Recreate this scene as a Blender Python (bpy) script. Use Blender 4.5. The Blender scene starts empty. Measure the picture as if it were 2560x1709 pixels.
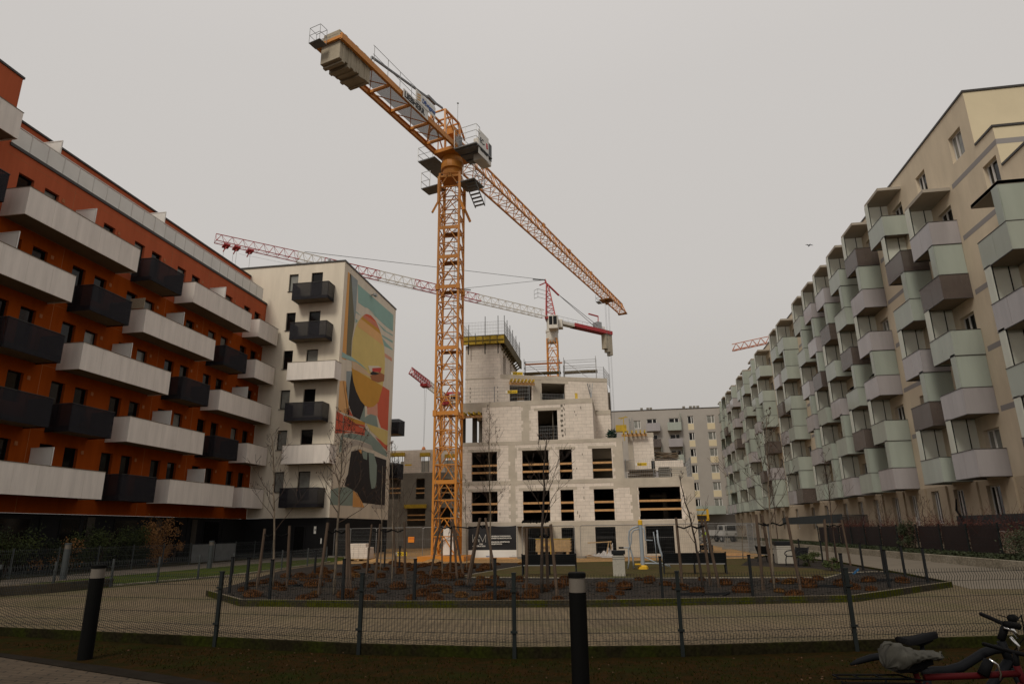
import bpy, math, random
from mathutils import Vector, Matrix
R = math.radians
SC = bpy.context.scene; COL = SC.collection
random.seed(7)
# ---------------------------------------------------------------- camera
PITCH, YAW, ROLL = R(16.02), R(9.198), R(-0.7)
cd = bpy.data.cameras.new('camera'); cam = bpy.data.objects.new('camera', cd); COL.objects.link(cam)
cd.sensor_width = 36; cd.lens = 1640/2560*36; cd.clip_start = .1; cd.clip_end = 2500
cam.matrix_world = Matrix.Translation((0, 0, 1.8)) @ (Matrix.Rotation(YAW, 4, 'Z') @ Matrix.Rotation(math.pi/2+PITCH, 4, 'X') @ Matrix.Rotation(ROLL, 4, 'Z'))
SC.camera = cam
# ---------------------------------------------------------------- sky, sun, exposure
SUN_DIR = Vector((-.30, -1, 1.0)).normalized()
w = bpy.data.worlds.new('World'); SC.world = w; w.use_nodes = True
nt = w.node_tree; nt.nodes.clear()
wo = nt.nodes.new('ShaderNodeOutputWorld'); bg = nt.nodes.new('ShaderNodeBackground')
sky = nt.nodes.new('ShaderNodeTexSky'); sky.sky_type = 'NISHITA'; sky.sun_disc = False
sky.sun_elevation = math.asin(SUN_DIR.z); sky.sun_rotation = math.atan2(SUN_DIR.x, SUN_DIR.y); sky.dust_density = 6; sky.air_density = 1.5
tc = nt.nodes.new('ShaderNodeTexCoord'); sx = nt.nodes.new('ShaderNodeSeparateXYZ'); cr = nt.nodes.new('ShaderNodeValToRGB')
e = cr.color_ramp; e.elements[0].position = 0; e.elements[0].color = (4.75, 4.42, 4.08, 1); e.elements[1].position = 1; e.elements[1].color = (7.7, 7.3, 7.0, 1)
for p, c in ((.12, (5.2, 4.88, 4.55)), (.33, (6.1, 5.78, 5.45)), (.6, (6.4, 6.08, 5.78))):
    el = e.elements.new(p); el.color = (*c, 1)
nz = nt.nodes.new('ShaderNodeTexNoise'); nz.inputs['Scale'].default_value = 2.2; nz.inputs['Detail'].default_value = 3
mm = nt.nodes.new('ShaderNodeMath'); mm.operation = 'MULTIPLY_ADD'; mm.inputs[1].default_value = .10; mm.inputs[2].default_value = -.05
ad = nt.nodes.new('ShaderNodeMath'); ad.operation = 'ADD'
mx = nt.nodes.new('ShaderNodeMix'); mx.data_type = 'RGBA'; mx.inputs[0].default_value = .05
nt.links.new(tc.outputs['Generated'], sx.inputs[0]); nt.links.new(tc.outputs['Generated'], nz.inputs['Vector'])
nt.links.new(nz.outputs[0], mm.inputs[0]); nt.links.new(sx.outputs['Z'], ad.inputs[0]); nt.links.new(mm.outputs[0], ad.inputs[1])
nt.links.new(ad.outputs[0], cr.inputs[0]); nt.links.new(cr.outputs[0], mx.inputs[6]); nt.links.new(sky.outputs[0], mx.inputs[7])
nt.links.new(mx.outputs[2], bg.inputs[0]); bg.inputs[1].default_value = .0965; nt.links.new(bg.outputs[0], wo.inputs[0])
ld = bpy.data.lights.new('sun', 'SUN'); ld.energy = 1.5; ld.angle = R(16); ld.color = (1, .93, .80)
so = bpy.data.objects.new('sun', ld); COL.objects.link(so); so.rotation_euler = SUN_DIR.to_track_quat('Z', 'Y').to_euler(); so.location = (0, -20, 60)
vs = SC.view_settings; vs.view_transform = 'Standard'; vs.look = 'None'; vs.exposure = 0; vs.gamma = 1
SC.cycles.max_bounces = 6; SC.cycles.transparent_max_bounces = 12; SC.cycles.diffuse_bounces = 3; SC.cycles.glossy_bounces = 2
# ---------------------------------------------------------------- materials
MATS = {}
def mat(name, col, rough=.8, nscale=0, namt=.15, bump=0, bscale=None, spec=.3, metal=0, alpha=1, streak=0, trans=0):
    m = bpy.data.materials.new(name); m.use_nodes = True; N = m.node_tree.nodes; L = m.node_tree.links
    p = N['Principled BSDF']; p.inputs['Base Color'].default_value = (*col, 1); p.inputs['Roughness'].default_value = rough
    p.inputs['Specular IOR Level'].default_value = spec; p.inputs['Metallic'].default_value = metal; p.inputs['Alpha'].default_value = alpha
    if nscale:
        g = N.new('ShaderNodeNewGeometry'); n = N.new('ShaderNodeTexNoise'); n.inputs['Scale'].default_value = nscale; n.inputs['Detail'].default_value = 6; n.inputs['Roughness'].default_value = .65
        mp = N.new('ShaderNodeMapping'); L.new(g.outputs['Position'], mp.inputs[0]); L.new(mp.outputs[0], n.inputs['Vector'])
        if streak: mp.inputs['Scale'].default_value = (1, 1, streak)
        mr = N.new('ShaderNodeMapRange'); mr.inputs[1].default_value = .28; mr.inputs[2].default_value = .72; mr.inputs[3].default_value = 1-namt; mr.inputs[4].default_value = 1+namt
        mu = N.new('ShaderNodeMix'); mu.data_type = 'RGBA'; mu.blend_type = 'MULTIPLY'; mu.inputs[0].default_value = 1
        mu.inputs[6].default_value = (*col, 1); L.new(n.outputs[0], mr.inputs[0]); L.new(mr.outputs[0], mu.inputs[7]); L.new(mu.outputs[2], p.inputs['Base Color'])
        if bump:
            b = N.new('ShaderNodeBump'); b.inputs['Strength'].default_value = bump; b.inputs['Distance'].default_value = .02
            n2 = N.new('ShaderNodeTexNoise'); n2.inputs['Scale'].default_value = bscale or nscale*6; n2.inputs['Detail'].default_value = 4
            L.new(g.outputs['Position'], n2.inputs['Vector']); L.new(n2.outputs[0], b.inputs['Height']); L.new(b.outputs[0], p.inputs['Normal'])
    if trans:
        tr = N.new('ShaderNodeBsdfTranslucent'); ms = N.new('ShaderNodeMixShader'); ms.inputs[0].default_value = trans; tr.inputs[0].default_value = (*[min(1, c*1.55) for c in col], 1)
        o = N['Material Output']; L.new(p.outputs[0], ms.inputs[1]); L.new(tr.outputs[0], ms.inputs[2]); L.new(ms.outputs[0], o.inputs[0])
    MATS[name] = m; return m
def two(name, c1, c2, scale, lo=.42, hi=.58, rough=.95, bump=.4, bscale=30, c3=None, s3=3):
    """two (three) colours in noise patches"""
    m = mat(name, c1, rough, spec=.03); N = m.node_tree.nodes; L = m.node_tree.links; p = N['Principled BSDF']
    g = N.new('ShaderNodeNewGeometry')
    def patch(sc, a, b, colA, colB, det=8):
        n = N.new('ShaderNodeTexNoise'); n.inputs['Scale'].default_value = sc; n.inputs['Detail'].default_value = det; n.inputs['Roughness'].default_value = .7
        L.new(g.outputs['Position'], n.inputs['Vector'])
        mr = N.new('ShaderNodeMapRange'); mr.inputs[1].default_value = a; mr.inputs[2].default_value = b; L.new(n.outputs[0], mr.inputs[0])
        x = N.new('ShaderNodeMix'); x.data_type = 'RGBA'; L.new(mr.outputs[0], x.inputs[0])
        for s, c in ((6, colA), (7, colB)):
            if isinstance(c, tuple): x.inputs[s].default_value = (*c, 1)
            else: L.new(c, x.inputs[s])
        return x.outputs[2]
    o = patch(scale, lo, hi, c1, c2)
    if c3: o = patch(s3, .5, .68, o, c3)
    n = N.new('ShaderNodeTexNoise'); n.inputs['Scale'].default_value = bscale; n.inputs['Detail'].default_value = 5; L.new(g.outputs['Position'], n.inputs['Vector'])
    mr = N.new('ShaderNodeMapRange'); mr.inputs[1].default_value = .3; mr.inputs[2].default_value = .7; mr.inputs[3].default_value = .6; mr.inputs[4].default_value = 1.4; L.new(n.outputs[0], mr.inputs[0])
    mu = N.new('ShaderNodeMix'); mu.data_type = 'RGBA'; mu.blend_type = 'MULTIPLY'; mu.inputs[0].default_value = 1; L.new(o, mu.inputs[6]); L.new(mr.outputs[0], mu.inputs[7]); L.new(mu.outputs[2], p.inputs['Base Color'])
    b = N.new('ShaderNodeBump'); b.inputs['Strength'].default_value = bump; b.inputs['Distance'].default_value = .03; L.new(n.outputs[0], b.inputs['Height']); L.new(b.outputs[0], p.inputs['Normal'])
    return m
def bricks(name, c1, c2, cm, bw, bh, mortar, rough=.9, flat=False, rot=0, patch=.25, pscale=.6, green=None):
    m = mat(name, c1, rough, spec=.2); N = m.node_tree.nodes; L = m.node_tree.links; p = N['Principled BSDF']
    g = N.new('ShaderNodeNewGeometry'); s = N.new('ShaderNodeSeparateXYZ'); c = N.new('ShaderNodeCombineXYZ'); L.new(g.outputs['Position'], s.inputs[0])
    if flat: L.new(s.outputs['X'], c.inputs[0]); L.new(s.outputs['Y'], c.inputs[1])
    else:
        a = N.new('ShaderNodeMath'); a.operation = 'ADD'; L.new(s.outputs['X'], a.inputs[0]); L.new(s.outputs['Y'], a.inputs[1]); L.new(a.outputs[0], c.inputs[0]); L.new(s.outputs['Z'], c.inputs[1])
    mp = N.new('ShaderNodeMapping'); mp.inputs['Rotation'].default_value = (0, 0, rot); L.new(c.outputs[0], mp.inputs[0])
    b = N.new('ShaderNodeTexBrick'); L.new(mp.outputs[0], b.inputs['Vector']); b.inputs['Color1'].default_value = (*c1, 1); b.inputs['Color2'].default_value = (*c2, 1); b.inputs['Mortar'].default_value = (*cm, 1)
    b.inputs['Scale'].default_value = 1; b.inputs['Brick Width'].default_value = bw; b.inputs['Row Height'].default_value = bh; b.inputs['Mortar Size'].default_value = mortar; b.inputs['Mortar Smooth'].default_value = .2
    n = N.new('ShaderNodeTexNoise'); n.inputs['Scale'].default_value = pscale; n.inputs['Detail'].default_value = 8; n.inputs['Roughness'].default_value = .7; L.new(g.outputs['Position'], n.inputs['Vector'])
    mr = N.new('ShaderNodeMapRange'); mr.inputs[1].default_value = .3; mr.inputs[2].default_value = .7; mr.inputs[3].default_value = 1-patch; mr.inputs[4].default_value = 1+patch; L.new(n.outputs[0], mr.inputs[0])
    mu = N.new('ShaderNodeMix'); mu.data_type = 'RGBA'; mu.blend_type = 'MULTIPLY'; mu.inputs[0].default_value = 1; L.new(b.outputs[0], mu.inputs[6]); L.new(mr.outputs[0], mu.inputs[7])
    out = mu.outputs[2]
    if green:
        n2 = N.new('ShaderNodeTexNoise'); n2.inputs['Scale'].default_value = .35; n2.inputs['Detail'].default_value = 9; L.new(g.outputs['Position'], n2.inputs['Vector'])
        m2 = N.new('ShaderNodeMapRange'); m2.inputs[1].default_value = .48; m2.inputs[2].default_value = .68; m2.inputs[4].default_value = .55; L.new(n2.outputs[0], m2.inputs[0])
        x = N.new('ShaderNodeMix'); x.data_type = 'RGBA'; L.new(m2.outputs[0], x.inputs[0]); L.new(out, x.inputs[6]); x.inputs[7].default_value = (*green, 1); out = x.outputs[2]
    L.new(out, p.inputs['Base Color'])
    bu = N.new('ShaderNodeBump'); bu.inputs['Strength'].default_value = .3; bu.inputs['Distance'].default_value = .01; L.new(b.outputs['Fac'], bu.inputs['Height']); bu.invert = True; L.new(bu.outputs[0], p.inputs['Normal'])
    return m
def s(r, g, b):
    f = lambda c: (c/255/12.92 if c < 11 else ((c/255+.055)/1.055)**2.4)
    return (f(r), f(g), f(b))
bricks('paving', (.165, .122, .072), (.128, .095, .056), (.036, .027, .017), .24, .12, .016, flat=True, rot=R(36), patch=.22, green=(.07, .065, .022))
bricks('path_paving', (.14, .115, .09), (.12, .10, .078), (.07, .06, .045), .2, .1, .008, flat=True, rot=0, patch=.2, pscale=.8)
bricks('front_paving', (.072, .052, .034), (.060, .043, .028), (.02, .016, .011), 0.5, .13, .014, flat=True, rot=R(-21), patch=.3, pscale=1.2)
bricks('block', (.72, .635, .555), (.675, .595, .52), (.47, .41, .355), .6, .245, .010, patch=.12, pscale=1.6)
two('lawn', (.0135, .0105, .0024), (.0225, .0115, .003), 4.5, .45, .56, bscale=70, c3=(.012, .0155, .002), s3=.9)
two('inner_lawn', (.060, .050, .020), (.075, .052, .026), 1.2, bscale=35, c3=(.05, .058, .016), s3=.6)
two('green_lawn', (.040, .058, .010), (.050, .062, .012), 1.2, bscale=40, c3=(.07, .06, .02), s3=.5)
two('gravel', (.036, .030, .026), (.027, .0235, .021), 2.0, bump=.9, bscale=22, c3=(.044, .035, .027), s3=.7)
two('sand', (.34, .20, .085), (.26, .16, .075), 1.2, bump=.6, bscale=8, c3=(.20, .14, .08), s3=.5)
two('soil', (.045, .034, .022), (.035, .035, .014), 1.5, bscale=25)
two('far_ground', (.09, .08, .06), (.06, .06, .035), .3, bscale=3)
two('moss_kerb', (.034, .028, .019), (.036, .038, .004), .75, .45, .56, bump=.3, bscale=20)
two('dark_kerb', (.012, .010, .005), (.016, .019, .003), .8, .45, .6, bump=.3, bscale=20)
two('kerb_concrete', (.24, .21, .165), (.19, .165, .125), 1.0, bump=.3, bscale=14, c3=(.28, .25, .20), s3=.8)
mat('dark_edge', (.016, .013, .010), .95, 3, .25, spec=.03)
mat('garden_kerb', (0.075, 0.06, 0.042), .95, 1.2, .3, .3, 14, spec=.05)
mat('road', (.148, .124, .095), .9, .8, .12, .3, 60)
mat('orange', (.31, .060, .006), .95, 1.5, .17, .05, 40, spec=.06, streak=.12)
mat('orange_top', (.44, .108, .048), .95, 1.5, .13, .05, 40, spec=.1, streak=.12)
mat('cream', (.70, .625, .515), .9, 1.3, .09, .06, 30, spec=.15, streak=.15)
mat('plinth', (.013, .013, .014), .8, 1, .15, spec=.1)
mat('white_panel', (0.76, 0.695, 0.64), .6, 2.4, .12, spec=.2, streak=.12)
mat('under', (.20, .165, .125), .9, .8, .15, spec=.1)
mat('mesh_panel', (.020, .019, .024), .7, 2, .2, spec=.18, alpha=.74)
mat('trim', (.05, .045, .042), .5)
mat('glass', (.006, .006, .006), .08, spec=.28)
mat('glass_pale', (.21, .21, .19), .2, 1.5, .3, spec=.5)  # pale panes: curtains and pale reflections put into the colour
mat('frame_dark', (.010, .010, .011), .6, spec=.15)
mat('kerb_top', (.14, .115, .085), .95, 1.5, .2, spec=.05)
mat('grating', (.26, .26, .265), .6, spec=.2, alpha=.55)
mat('pillar_dark', (.050, .044, .036), .9, 2, .2, spec=.1)
mat('fence_sheet', (.115, .12, .12), .85, 2, .15, spec=.1)
mat('poster', (.03, .05, .05), .7, 2, .2)
mat('reed', (.34, .28, .20), .9, 20, .3)
mat('frame_white', (.62, .60, .57), .45)
mat('frost', (0.8, 0.79, 0.75), .3, .8, .08, spec=.35, trans=.22)
mat('screen_glass', (0.42, 0.46, 0.41), .16, 1.0, .13, spec=.5, streak=.12, trans=.28)
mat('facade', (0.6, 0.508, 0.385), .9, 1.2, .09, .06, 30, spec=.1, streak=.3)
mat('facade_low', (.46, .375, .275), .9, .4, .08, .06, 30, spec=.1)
mat('grey_band', (.27, .25, .245), .85)
mat('green_glass', (0.43, 0.465, 0.415), .14, 1.1, .14, spec=.6, streak=.12, trans=.28)
mat('lilac_glass', (0.31, 0.288, 0.295), .16, 1.1, .13, spec=.55, streak=.12)
mat('brown_glass', (.105, .083, .074), .2, .9, .15, spec=.35, alpha=.80)
mat('slab', (.34, .30, .25), .85, 1, .1)
mat('slab_under', (.22, .18, .135), .9, 1, .12, spec=.1)
mat('grey_wall', (.36, .33, .30), .85, .4, .06)
mat('yellow_wall', (.64, .545, .375), .85, .5, .06)
mat('concrete', (0.475, 0.418, 0.345), .9, .9, .16, .2, 25)
mat('concrete_low', (.38, .335, .27), .9, 1.2, .16, .2, 25, streak=.3)
mat('concrete_dark', (.20, .18, .15), .9, .9, .2, .2, 25)
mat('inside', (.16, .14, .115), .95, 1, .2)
mat('plank', (.50, .285, .125), .8, 4, .2)
mat('wood', (.42, .28, .14), .85, 5, .25)
mat('form_yellow', (.44, .29, .025), .6, 2.5, .3)
mat('form_dark', (.10, .075, .03), .8, 3, .3)
mat('crane_orange', (.54, .205, .022), .5, 1.2, .14, spec=.45)
mat('crane_dark', (.25, .10, .02), .6, 2, .2)
mat('crane_red', (.36, .018, .020), .45, 1.2, .14, spec=.45)
mat('crane_white', (.60, .56, .50), .5, 1.2, .1)
mat('far_red', (0.46, 0.17, 0.1), .6)
mat('ballast', (.36, .31, .235), .9, 1.5, .18, .2, 20)
mat('galv', (.30, .30, .30), .45, 3, .15, metal=.5)
mat('galv_dark', (0.17, 0.175, 0.18), .5, 3, .2, metal=.3)
mat('fence_dark', (0.008, 0.011, 0.011), .6, 4, .2, spec=.2)
mat('fence_grey', (.05, .056, .058), .5, 4, .15)
mat('black', (.004, .004, .0045), .75, spec=.07)
mat('black_paint', (.008, .009, .010), .55, 4, .2, spec=.2)
mat('sign_white', (.70, .68, .64), .6)
mat('sign_yellow', (.66, .44, .02), .6)
mat('sign_orange', (.75, .24, .02), .6)
mat('ink_black', (.015, .015, .018), .6)
mat('ink_blue', (.05, .10, .28), .6)
mat('ink_red', (.55, .03, .05), .6)
mat('ink_tan', (.62, .38, .16), .6)
mat('lamp_glass', (0.125, 0.108, 0.09), .4, 6, .08, spec=.3)
mat('bollard', (0.0035, 0.0035, 0.0034), .65, 3, .15, spec=.06)
mat('bark_white', (0.145, 0.115, 0.085), .95, 7, .65, spec=.1, streak=.3)
mat('bark_dark', (0.035, 0.025, 0.019), .9, 8, .3)
mat('twig', (0.048, 0.03, 0.021), .9)
mat('dead_leaf', (.070, .035, .018), .9, 6, .3)
mat('stake', (.075, .050, .034), .9, 5, .25, streak=.2)
mat('strap', (.006, .006, .006), .9, spec=.05)
mat('heather', (0.066, 0.024, 0.004), .95, 9, .45)
mat('heather_pale', (0.105, 0.048, 0.011), .95, 9, .4)
mat('bush_green', (.035, .046, .010), .85, 3, .45)
mat('bush_dark', (.016, .022, .007), .85, 3, .4)
mat('bush_brown', (.20, .095, .032), .9, 4, .35)
mat('screen_far_lifted', (0.68, 0.7, 0.63), .3, .7, .08, spec=.3, trans=.42)  # brighter copy of the screen glass; light put into its colour for shaded far ends
mat('bush_red', (0.062, 0.016, 0.01), .9, 4, .45)
mat('ivy', (.026, .034, .012), .7, 3, .5)
mat('screen_dark', (.020, .026, .028), .8, 1, .2)
mat('screen_brown', (0.03, 0.015, 0.014), .8, 2, .2)
mat('bin_stone', (.33, .305, .26), .8, 20, .15)
mat('gym_grey', (.26, .29, .32), .4, spec=.5)
mat('gym_yellow', (.62, .36, .02), .45)
mat('truck_white', (0.36, 0.35, 0.33), .4)
mat('tyre', (.012, .012, .012), .85)
mat('hivis', (.45, .60, .06), .8)
mat('skin', (.40, .24, .17), .7)
mat('cloth_dark', (.03, .032, .045), .9)
mat('tarp', (.46, .43, .41), .7, 2, .1)
mat('bag', (.050, .048, .041), .85, 9, .3, spec=.1)
mat('grass_dark', (0.012, 0.015, 0.002), .95, 3, .4, spec=.02)
mat('straw', (0.034, 0.018, 0.005), .95, 5, .4, spec=.02)
mat('bike_grey', (.006, .0065, .008), .65, spec=.08)
mat('bike_red', (.045, .003, .004), .65, spec=.08)
mat('chrome', (.6, .6, .6), .2, metal=1)
mat('tape', (.55, .20, .20), .7)
mat('blue', (.02, .09, .20), .5)
mat('net_green', (0.01, 0.034, 0.022), .8, 8, .5)
mat('rebar', (.12, .085, .055), .8, 6, .4)
for n, c in dict(m_orange=(0.726, 0.365, 0.117), m_olive=(0.178, 0.163, 0.106), m_blue=(0.290, 0.329, 0.330), m_teal=(.29, .455, .405), m_pink=(0.686, 0.338, 0.237), m_lorange=(0.768, 0.437, 0.183), m_red=(0.653, 0.122, 0.062), m_dteal=(0.258, 0.322, 0.281),
                 m_cream=(0.739, 0.650, 0.512), m_black=(.026, .021, .021), m_yellow=(0.698, 0.538, 0.194), m_dpink=(0.634, 0.221, 0.138), m_mustard=(0.607, 0.305, 0.044), m_lpink=(0.660, 0.468, 0.300), m_tealb=(.34, .50, .46), m_hull=(0.594, 0.065, 0.050),
                 m_brown=(0.396, 0.150, 0.062), m_grey=(0.475, 0.416, 0.356)).items(): mat(n, c, .85, .6, .06)
M = MATS
# ---------------------------------------------------------------- mesh builder
ORG = {}
class MB:
    def __init__(s): s.v = []; s.f = []; s.m = []
    def add(s, vs, fs, m=0):
        o = len(s.v); s.v += [tuple(p) for p in vs]; s.f += [tuple(i+o for i in f) for f in fs]; s.m += [m]*len(fs); return s
    def box(s, x0, y0, z0, x1, y1, z1, m=0):
        return s.add([(x0, y0, z0), (x1, y0, z0), (x1, y1, z0), (x0, y1, z0), (x0, y0, z1), (x1, y0, z1), (x1, y1, z1), (x0, y1, z1)],
                     [(0, 3, 2, 1), (4, 5, 6, 7), (0, 1, 5, 4), (1, 2, 6, 5), (2, 3, 7, 6), (3, 0, 4, 7)], m)
    def obox(s, c, a, b, d, m=0):
        c, a, b, d = map(Vector, (c, a, b, d))
        return s.add([c-a-b-d, c+a-b-d, c+a+b-d, c-a+b-d, c-a-b+d, c+a-b+d, c+a+b+d, c-a+b+d], [(0, 3, 2, 1), (4, 5, 6, 7), (0, 1, 5, 4), (1, 2, 6, 5), (2, 3, 7, 6), (3, 0, 4, 7)], m)
    def bar(s, p, q, w, h=None, m=0, up=None):
        p, q = Vector(p), Vector(q); d = q-p
        if d.length < 1e-6: return s
        u = Vector(up) if up else (Vector((0, 0, 1)) if abs(d.normalized().z) < .95 else Vector((1, 0, 0)))
        a = d.cross(u).normalized(); b = a.cross(d).normalized()
        return s.obox((p+q)/2, d/2, a*w/2, b*(h or w)/2, m)
    def tube(s, pts, r, n=6, m=0, caps=True):
        pts = [Vector(p) for p in pts]; rs = r if isinstance(r, (list, tuple)) else [r]*len(pts)
        o = len(s.v); ref = None
        for i, p in enumerate(pts):
            t = (pts[min(i+1, len(pts)-1)]-pts[max(i-1, 0)]).normalized()
            if ref is None: ref = t.orthogonal()
            a = (ref-t*ref.dot(t)).normalized(); ref = a; b = t.cross(a)
            for k in range(n):
                th = 2*math.pi*k/n; s.v.append(tuple(p+(a*math.cos(th)+b*math.sin(th))*rs[i]))
        for i in range(len(pts)-1):
            for k in range(n):
                s.f.append((o+i*n+k, o+i*n+(k+1) % n, o+(i+1)*n+(k+1) % n, o+(i+1)*n+k)); s.m.append(m)
        if caps and n > 3:
            s.f.append(tuple(o+k for k in range(n))[::-1]); s.m.append(m); e = o+(len(pts)-1)*n; s.f.append(tuple(e+k for k in range(n))); s.m.append(m)
        return s
    def lathe(s, c, prof, n=16, m=0):
        c = Vector(c); o = len(s.v)
        for r, z in prof:
            for k in range(n): s.v.append((c.x+r*math.cos(2*math.pi*k/n), c.y+r*math.sin(2*math.pi*k/n), c.z+z))
        for i in range(len(prof)-1):
            for k in range(n): s.f.append((o+i*n+k, o+i*n+(k+1) % n, o+(i+1)*n+(k+1) % n, o+(i+1)*n+k)); s.m.append(m)
        s.f.append(tuple(o+k for k in range(n))[::-1]); s.m.append(m); e = o+(len(prof)-1)*n; s.f.append(tuple(e+k for k in range(n))); s.m.append(m)
        return s
    def poly(s, pts, m=0): return s.add(pts, [tuple(range(len(pts)))], m)
    def prism(s, pts, z0, z1, m=0):
        n = len(pts); a = sum(pts[i][0]*pts[(i+1) % n][1]-pts[(i+1) % n][0]*pts[i][1] for i in range(n))
        if a < 0: pts = pts[::-1]
        return s.add([(x, y, z0) for x, y in pts]+[(x, y, z1) for x, y in pts], [tuple(range(n))[::-1], tuple(range(n, 2*n))]+[(i, (i+1) % n, n+(i+1) % n, n+i) for i in range(n)], m)
    def build(s, name, mats, parent=None, smooth=False, bevel=0):
        off = ORG.get(parent.name, Vector()) if parent else Vector()
        me = bpy.data.meshes.new(name); me.from_pydata([tuple(Vector(p)-off) for p in s.v], [], s.f)
        for k in (mats if isinstance(mats, (list, tuple)) else [mats]): me.materials.append(M[k])
        me.polygons.foreach_set('material_index', s.m); me.polygons.foreach_set('use_smooth', [smooth]*len(s.f)); me.update()
        o = bpy.data.objects.new(name, me); COL.objects.link(o)
        if parent: o.parent = parent; ORG[o.name] = off
        if bevel:
            b = o.modifiers.new('bevel', 'BEVEL'); b.width = bevel; b.segments = 2; b.limit_method = 'ANGLE'
        return o
def tag(o, label, cat, group=None, kind=None):
    if label: o['label'] = label
    if cat: o['category'] = cat
    if group: o['group'] = group
    if kind: o['kind'] = kind
    return o
def thing(name, label, cat, loc=(0, 0, 0), group=None, rz=0, local=False):
    o = bpy.data.objects.new(name, None); o.empty_display_size = .3; COL.objects.link(o); o.location = loc; o.rotation_euler = (0, 0, rz)
    ORG[o.name] = Vector() if local else Vector(loc)
    return tag(o, label, cat, group)
def dup(root, loc, label=None, rz=None, group=None, sc=None):
    r = root.copy(); COL.objects.link(r); r.location = loc
    if rz is not None: r.rotation_euler = (0, 0, rz)
    if sc: r.scale = sc
    if label: r['label'] = label
    if group: r['group'] = group
    for ch in list(root.children):
        c = ch.copy(); COL.objects.link(c); c.parent = r
        for g in list(ch.children):
            d = g.copy(); COL.objects.link(d); d.parent = c
    return r
def text(txt, size, org, xdir, ydir, m, parent, name='lettering', align='LEFT', depth=.01, bold=0, xs=1):
    c = bpy.data.curves.new(name, 'FONT'); c.body = txt; c.size = size; c.align_x = align; c.extrude = depth; c.offset = bold; c.resolution_u = 3
    o = bpy.data.objects.new(name, c); COL.objects.link(o); bpy.context.view_layer.update()
    me = bpy.data.meshes.new_from_object(o.evaluated_get(bpy.context.evaluated_depsgraph_get())); bpy.data.objects.remove(o)
    x = Vector(xdir).normalized(); y = Vector(ydir).normalized(); z = x.cross(y)
    off = ORG.get(parent.name, Vector()) if parent else Vector()
    for v in me.vertices: v.co = Vector(org)+x*v.co.x*xs+y*v.co.y+z*v.co.z-off
    me.materials.clear(); me.materials.append(M[m]); me.name = name
    q = bpy.data.objects.new(name, me); COL.objects.link(q)
    if parent: q.parent = parent; ORG[q.name] = off
    return q
def wall(mb, o, u, n, u0, u1, z0, z1, rects, depth=.2, m=0, mr=None):
    """wall in the plane o + t*u, outward normal n, with real openings (a0,a1,b0,b1) and reveals"""
    o, u, n = Vector(o), Vector(u), Vector(n); P = lambda a, z, d=0: tuple(o+u*a+Vector((0, 0, z))-n*d)
    flip = u.cross(Vector((0, 0, 1))).dot(n) < 0
    q = lambda *p: p[::-1] if flip else p
    us = sorted({u0, u1}|{min(max(x, u0), u1) for r in rects for x in r[:2]}); zs = sorted({z0, z1}|{min(max(x, z0), z1) for r in rects for x in r[2:]})
    for i in range(len(us)-1):
        for j in range(len(zs)-1):
            a, b, c, d = us[i], us[i+1], zs[j], zs[j+1]; x, y = (a+b)/2, (c+d)/2
            if any(r[0] < x < r[1] and r[2] < y < r[3] for r in rects): continue
            mb.poly(q(P(a, c), P(b, c), P(b, d), P(a, d)), m)
    k = m if mr is None else mr
    for a, b, c, d in rects:
        mb.poly(q(P(a, c), P(a, d), P(a, d, depth), P(a, c, depth)), k); mb.poly(q(P(b, d), P(b, c), P(b, c, depth), P(b, d, depth)), k)
        mb.poly(q(P(a, d), P(b, d), P(b, d, depth), P(a, d, depth)), k); mb.poly(q(P(b, c), P(a, c), P(a, c, depth), P(b, c, depth)), k)
def window(parent, o, u, n, r, depth=.2, fm='frame_dark', pm='glass', fw=.06, mull=None, name='window'):
    """frame and pane set at the back of an opening"""
    o, u, n = Vector(o), Vector(u), Vector(n); a, b, c, d = r; Z = Vector((0, 0, 1)); f = MB()
    P = lambda x, z, dd: o+u*x+Z*z-n*dd
    for x0, x1, y0, y1 in [(a, a+fw, c, d), (b-fw, b, c, d), (a+fw, b-fw, c, c+fw), (a+fw, b-fw, d-fw, d)]+([(mull-fw*.8, mull+fw*.8, c+fw, d-fw)] if mull else []):
        f.obox(P((x0+x1)/2, (y0+y1)/2, depth), u*(x1-x0)/2, n*.035, Z*(y1-y0)/2)
    w_ = f.build(name, fm, parent)
    p = MB(); p.obox(P((a+b)/2, (c+d)/2, depth+.02), u*((b-a)/2-.01), n*.008, Z*((d-c)/2-.01)); p.build('pane', pm, w_)
    return w_
def lattice(mb, p, q, side, n, w, ch, br, m=0, cap=True):
    """four-chord lattice between p and q; side = unit vector across, w = width"""
    p, q = Vector(p), Vector(q); d = q-p; a = Vector(side)*w/2; b = d.normalized().cross(Vector(side))*w/2
    cs = [a+b, a-b, -a-b, -a+b]
    for c in cs: mb.bar(p+c, q+c, ch, m=m)
    for i in range(n):
        s0, s1 = p+d*i/n, p+d*(i+1)/n; mid = (s0+s1)/2
        for k in range(4):
            c0, c1 = cs[k], cs[(k+1) % 4]
            mb.bar(s0+c0, s0+c1, br, m=m); mb.bar(s0+c0, mid*0+s1*.5+s0*.5+(c0+c1)/2, br, m=m) if False else None
            A, B = (s0+c0, s1+c1) if (i+k) % 2 else (s0+c1, s1+c0); mb.bar(A, B, br, m=m)
    for k in range(4): mb.bar(q+cs[k], q+cs[(k+1) % 4], br, m=m)
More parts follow.
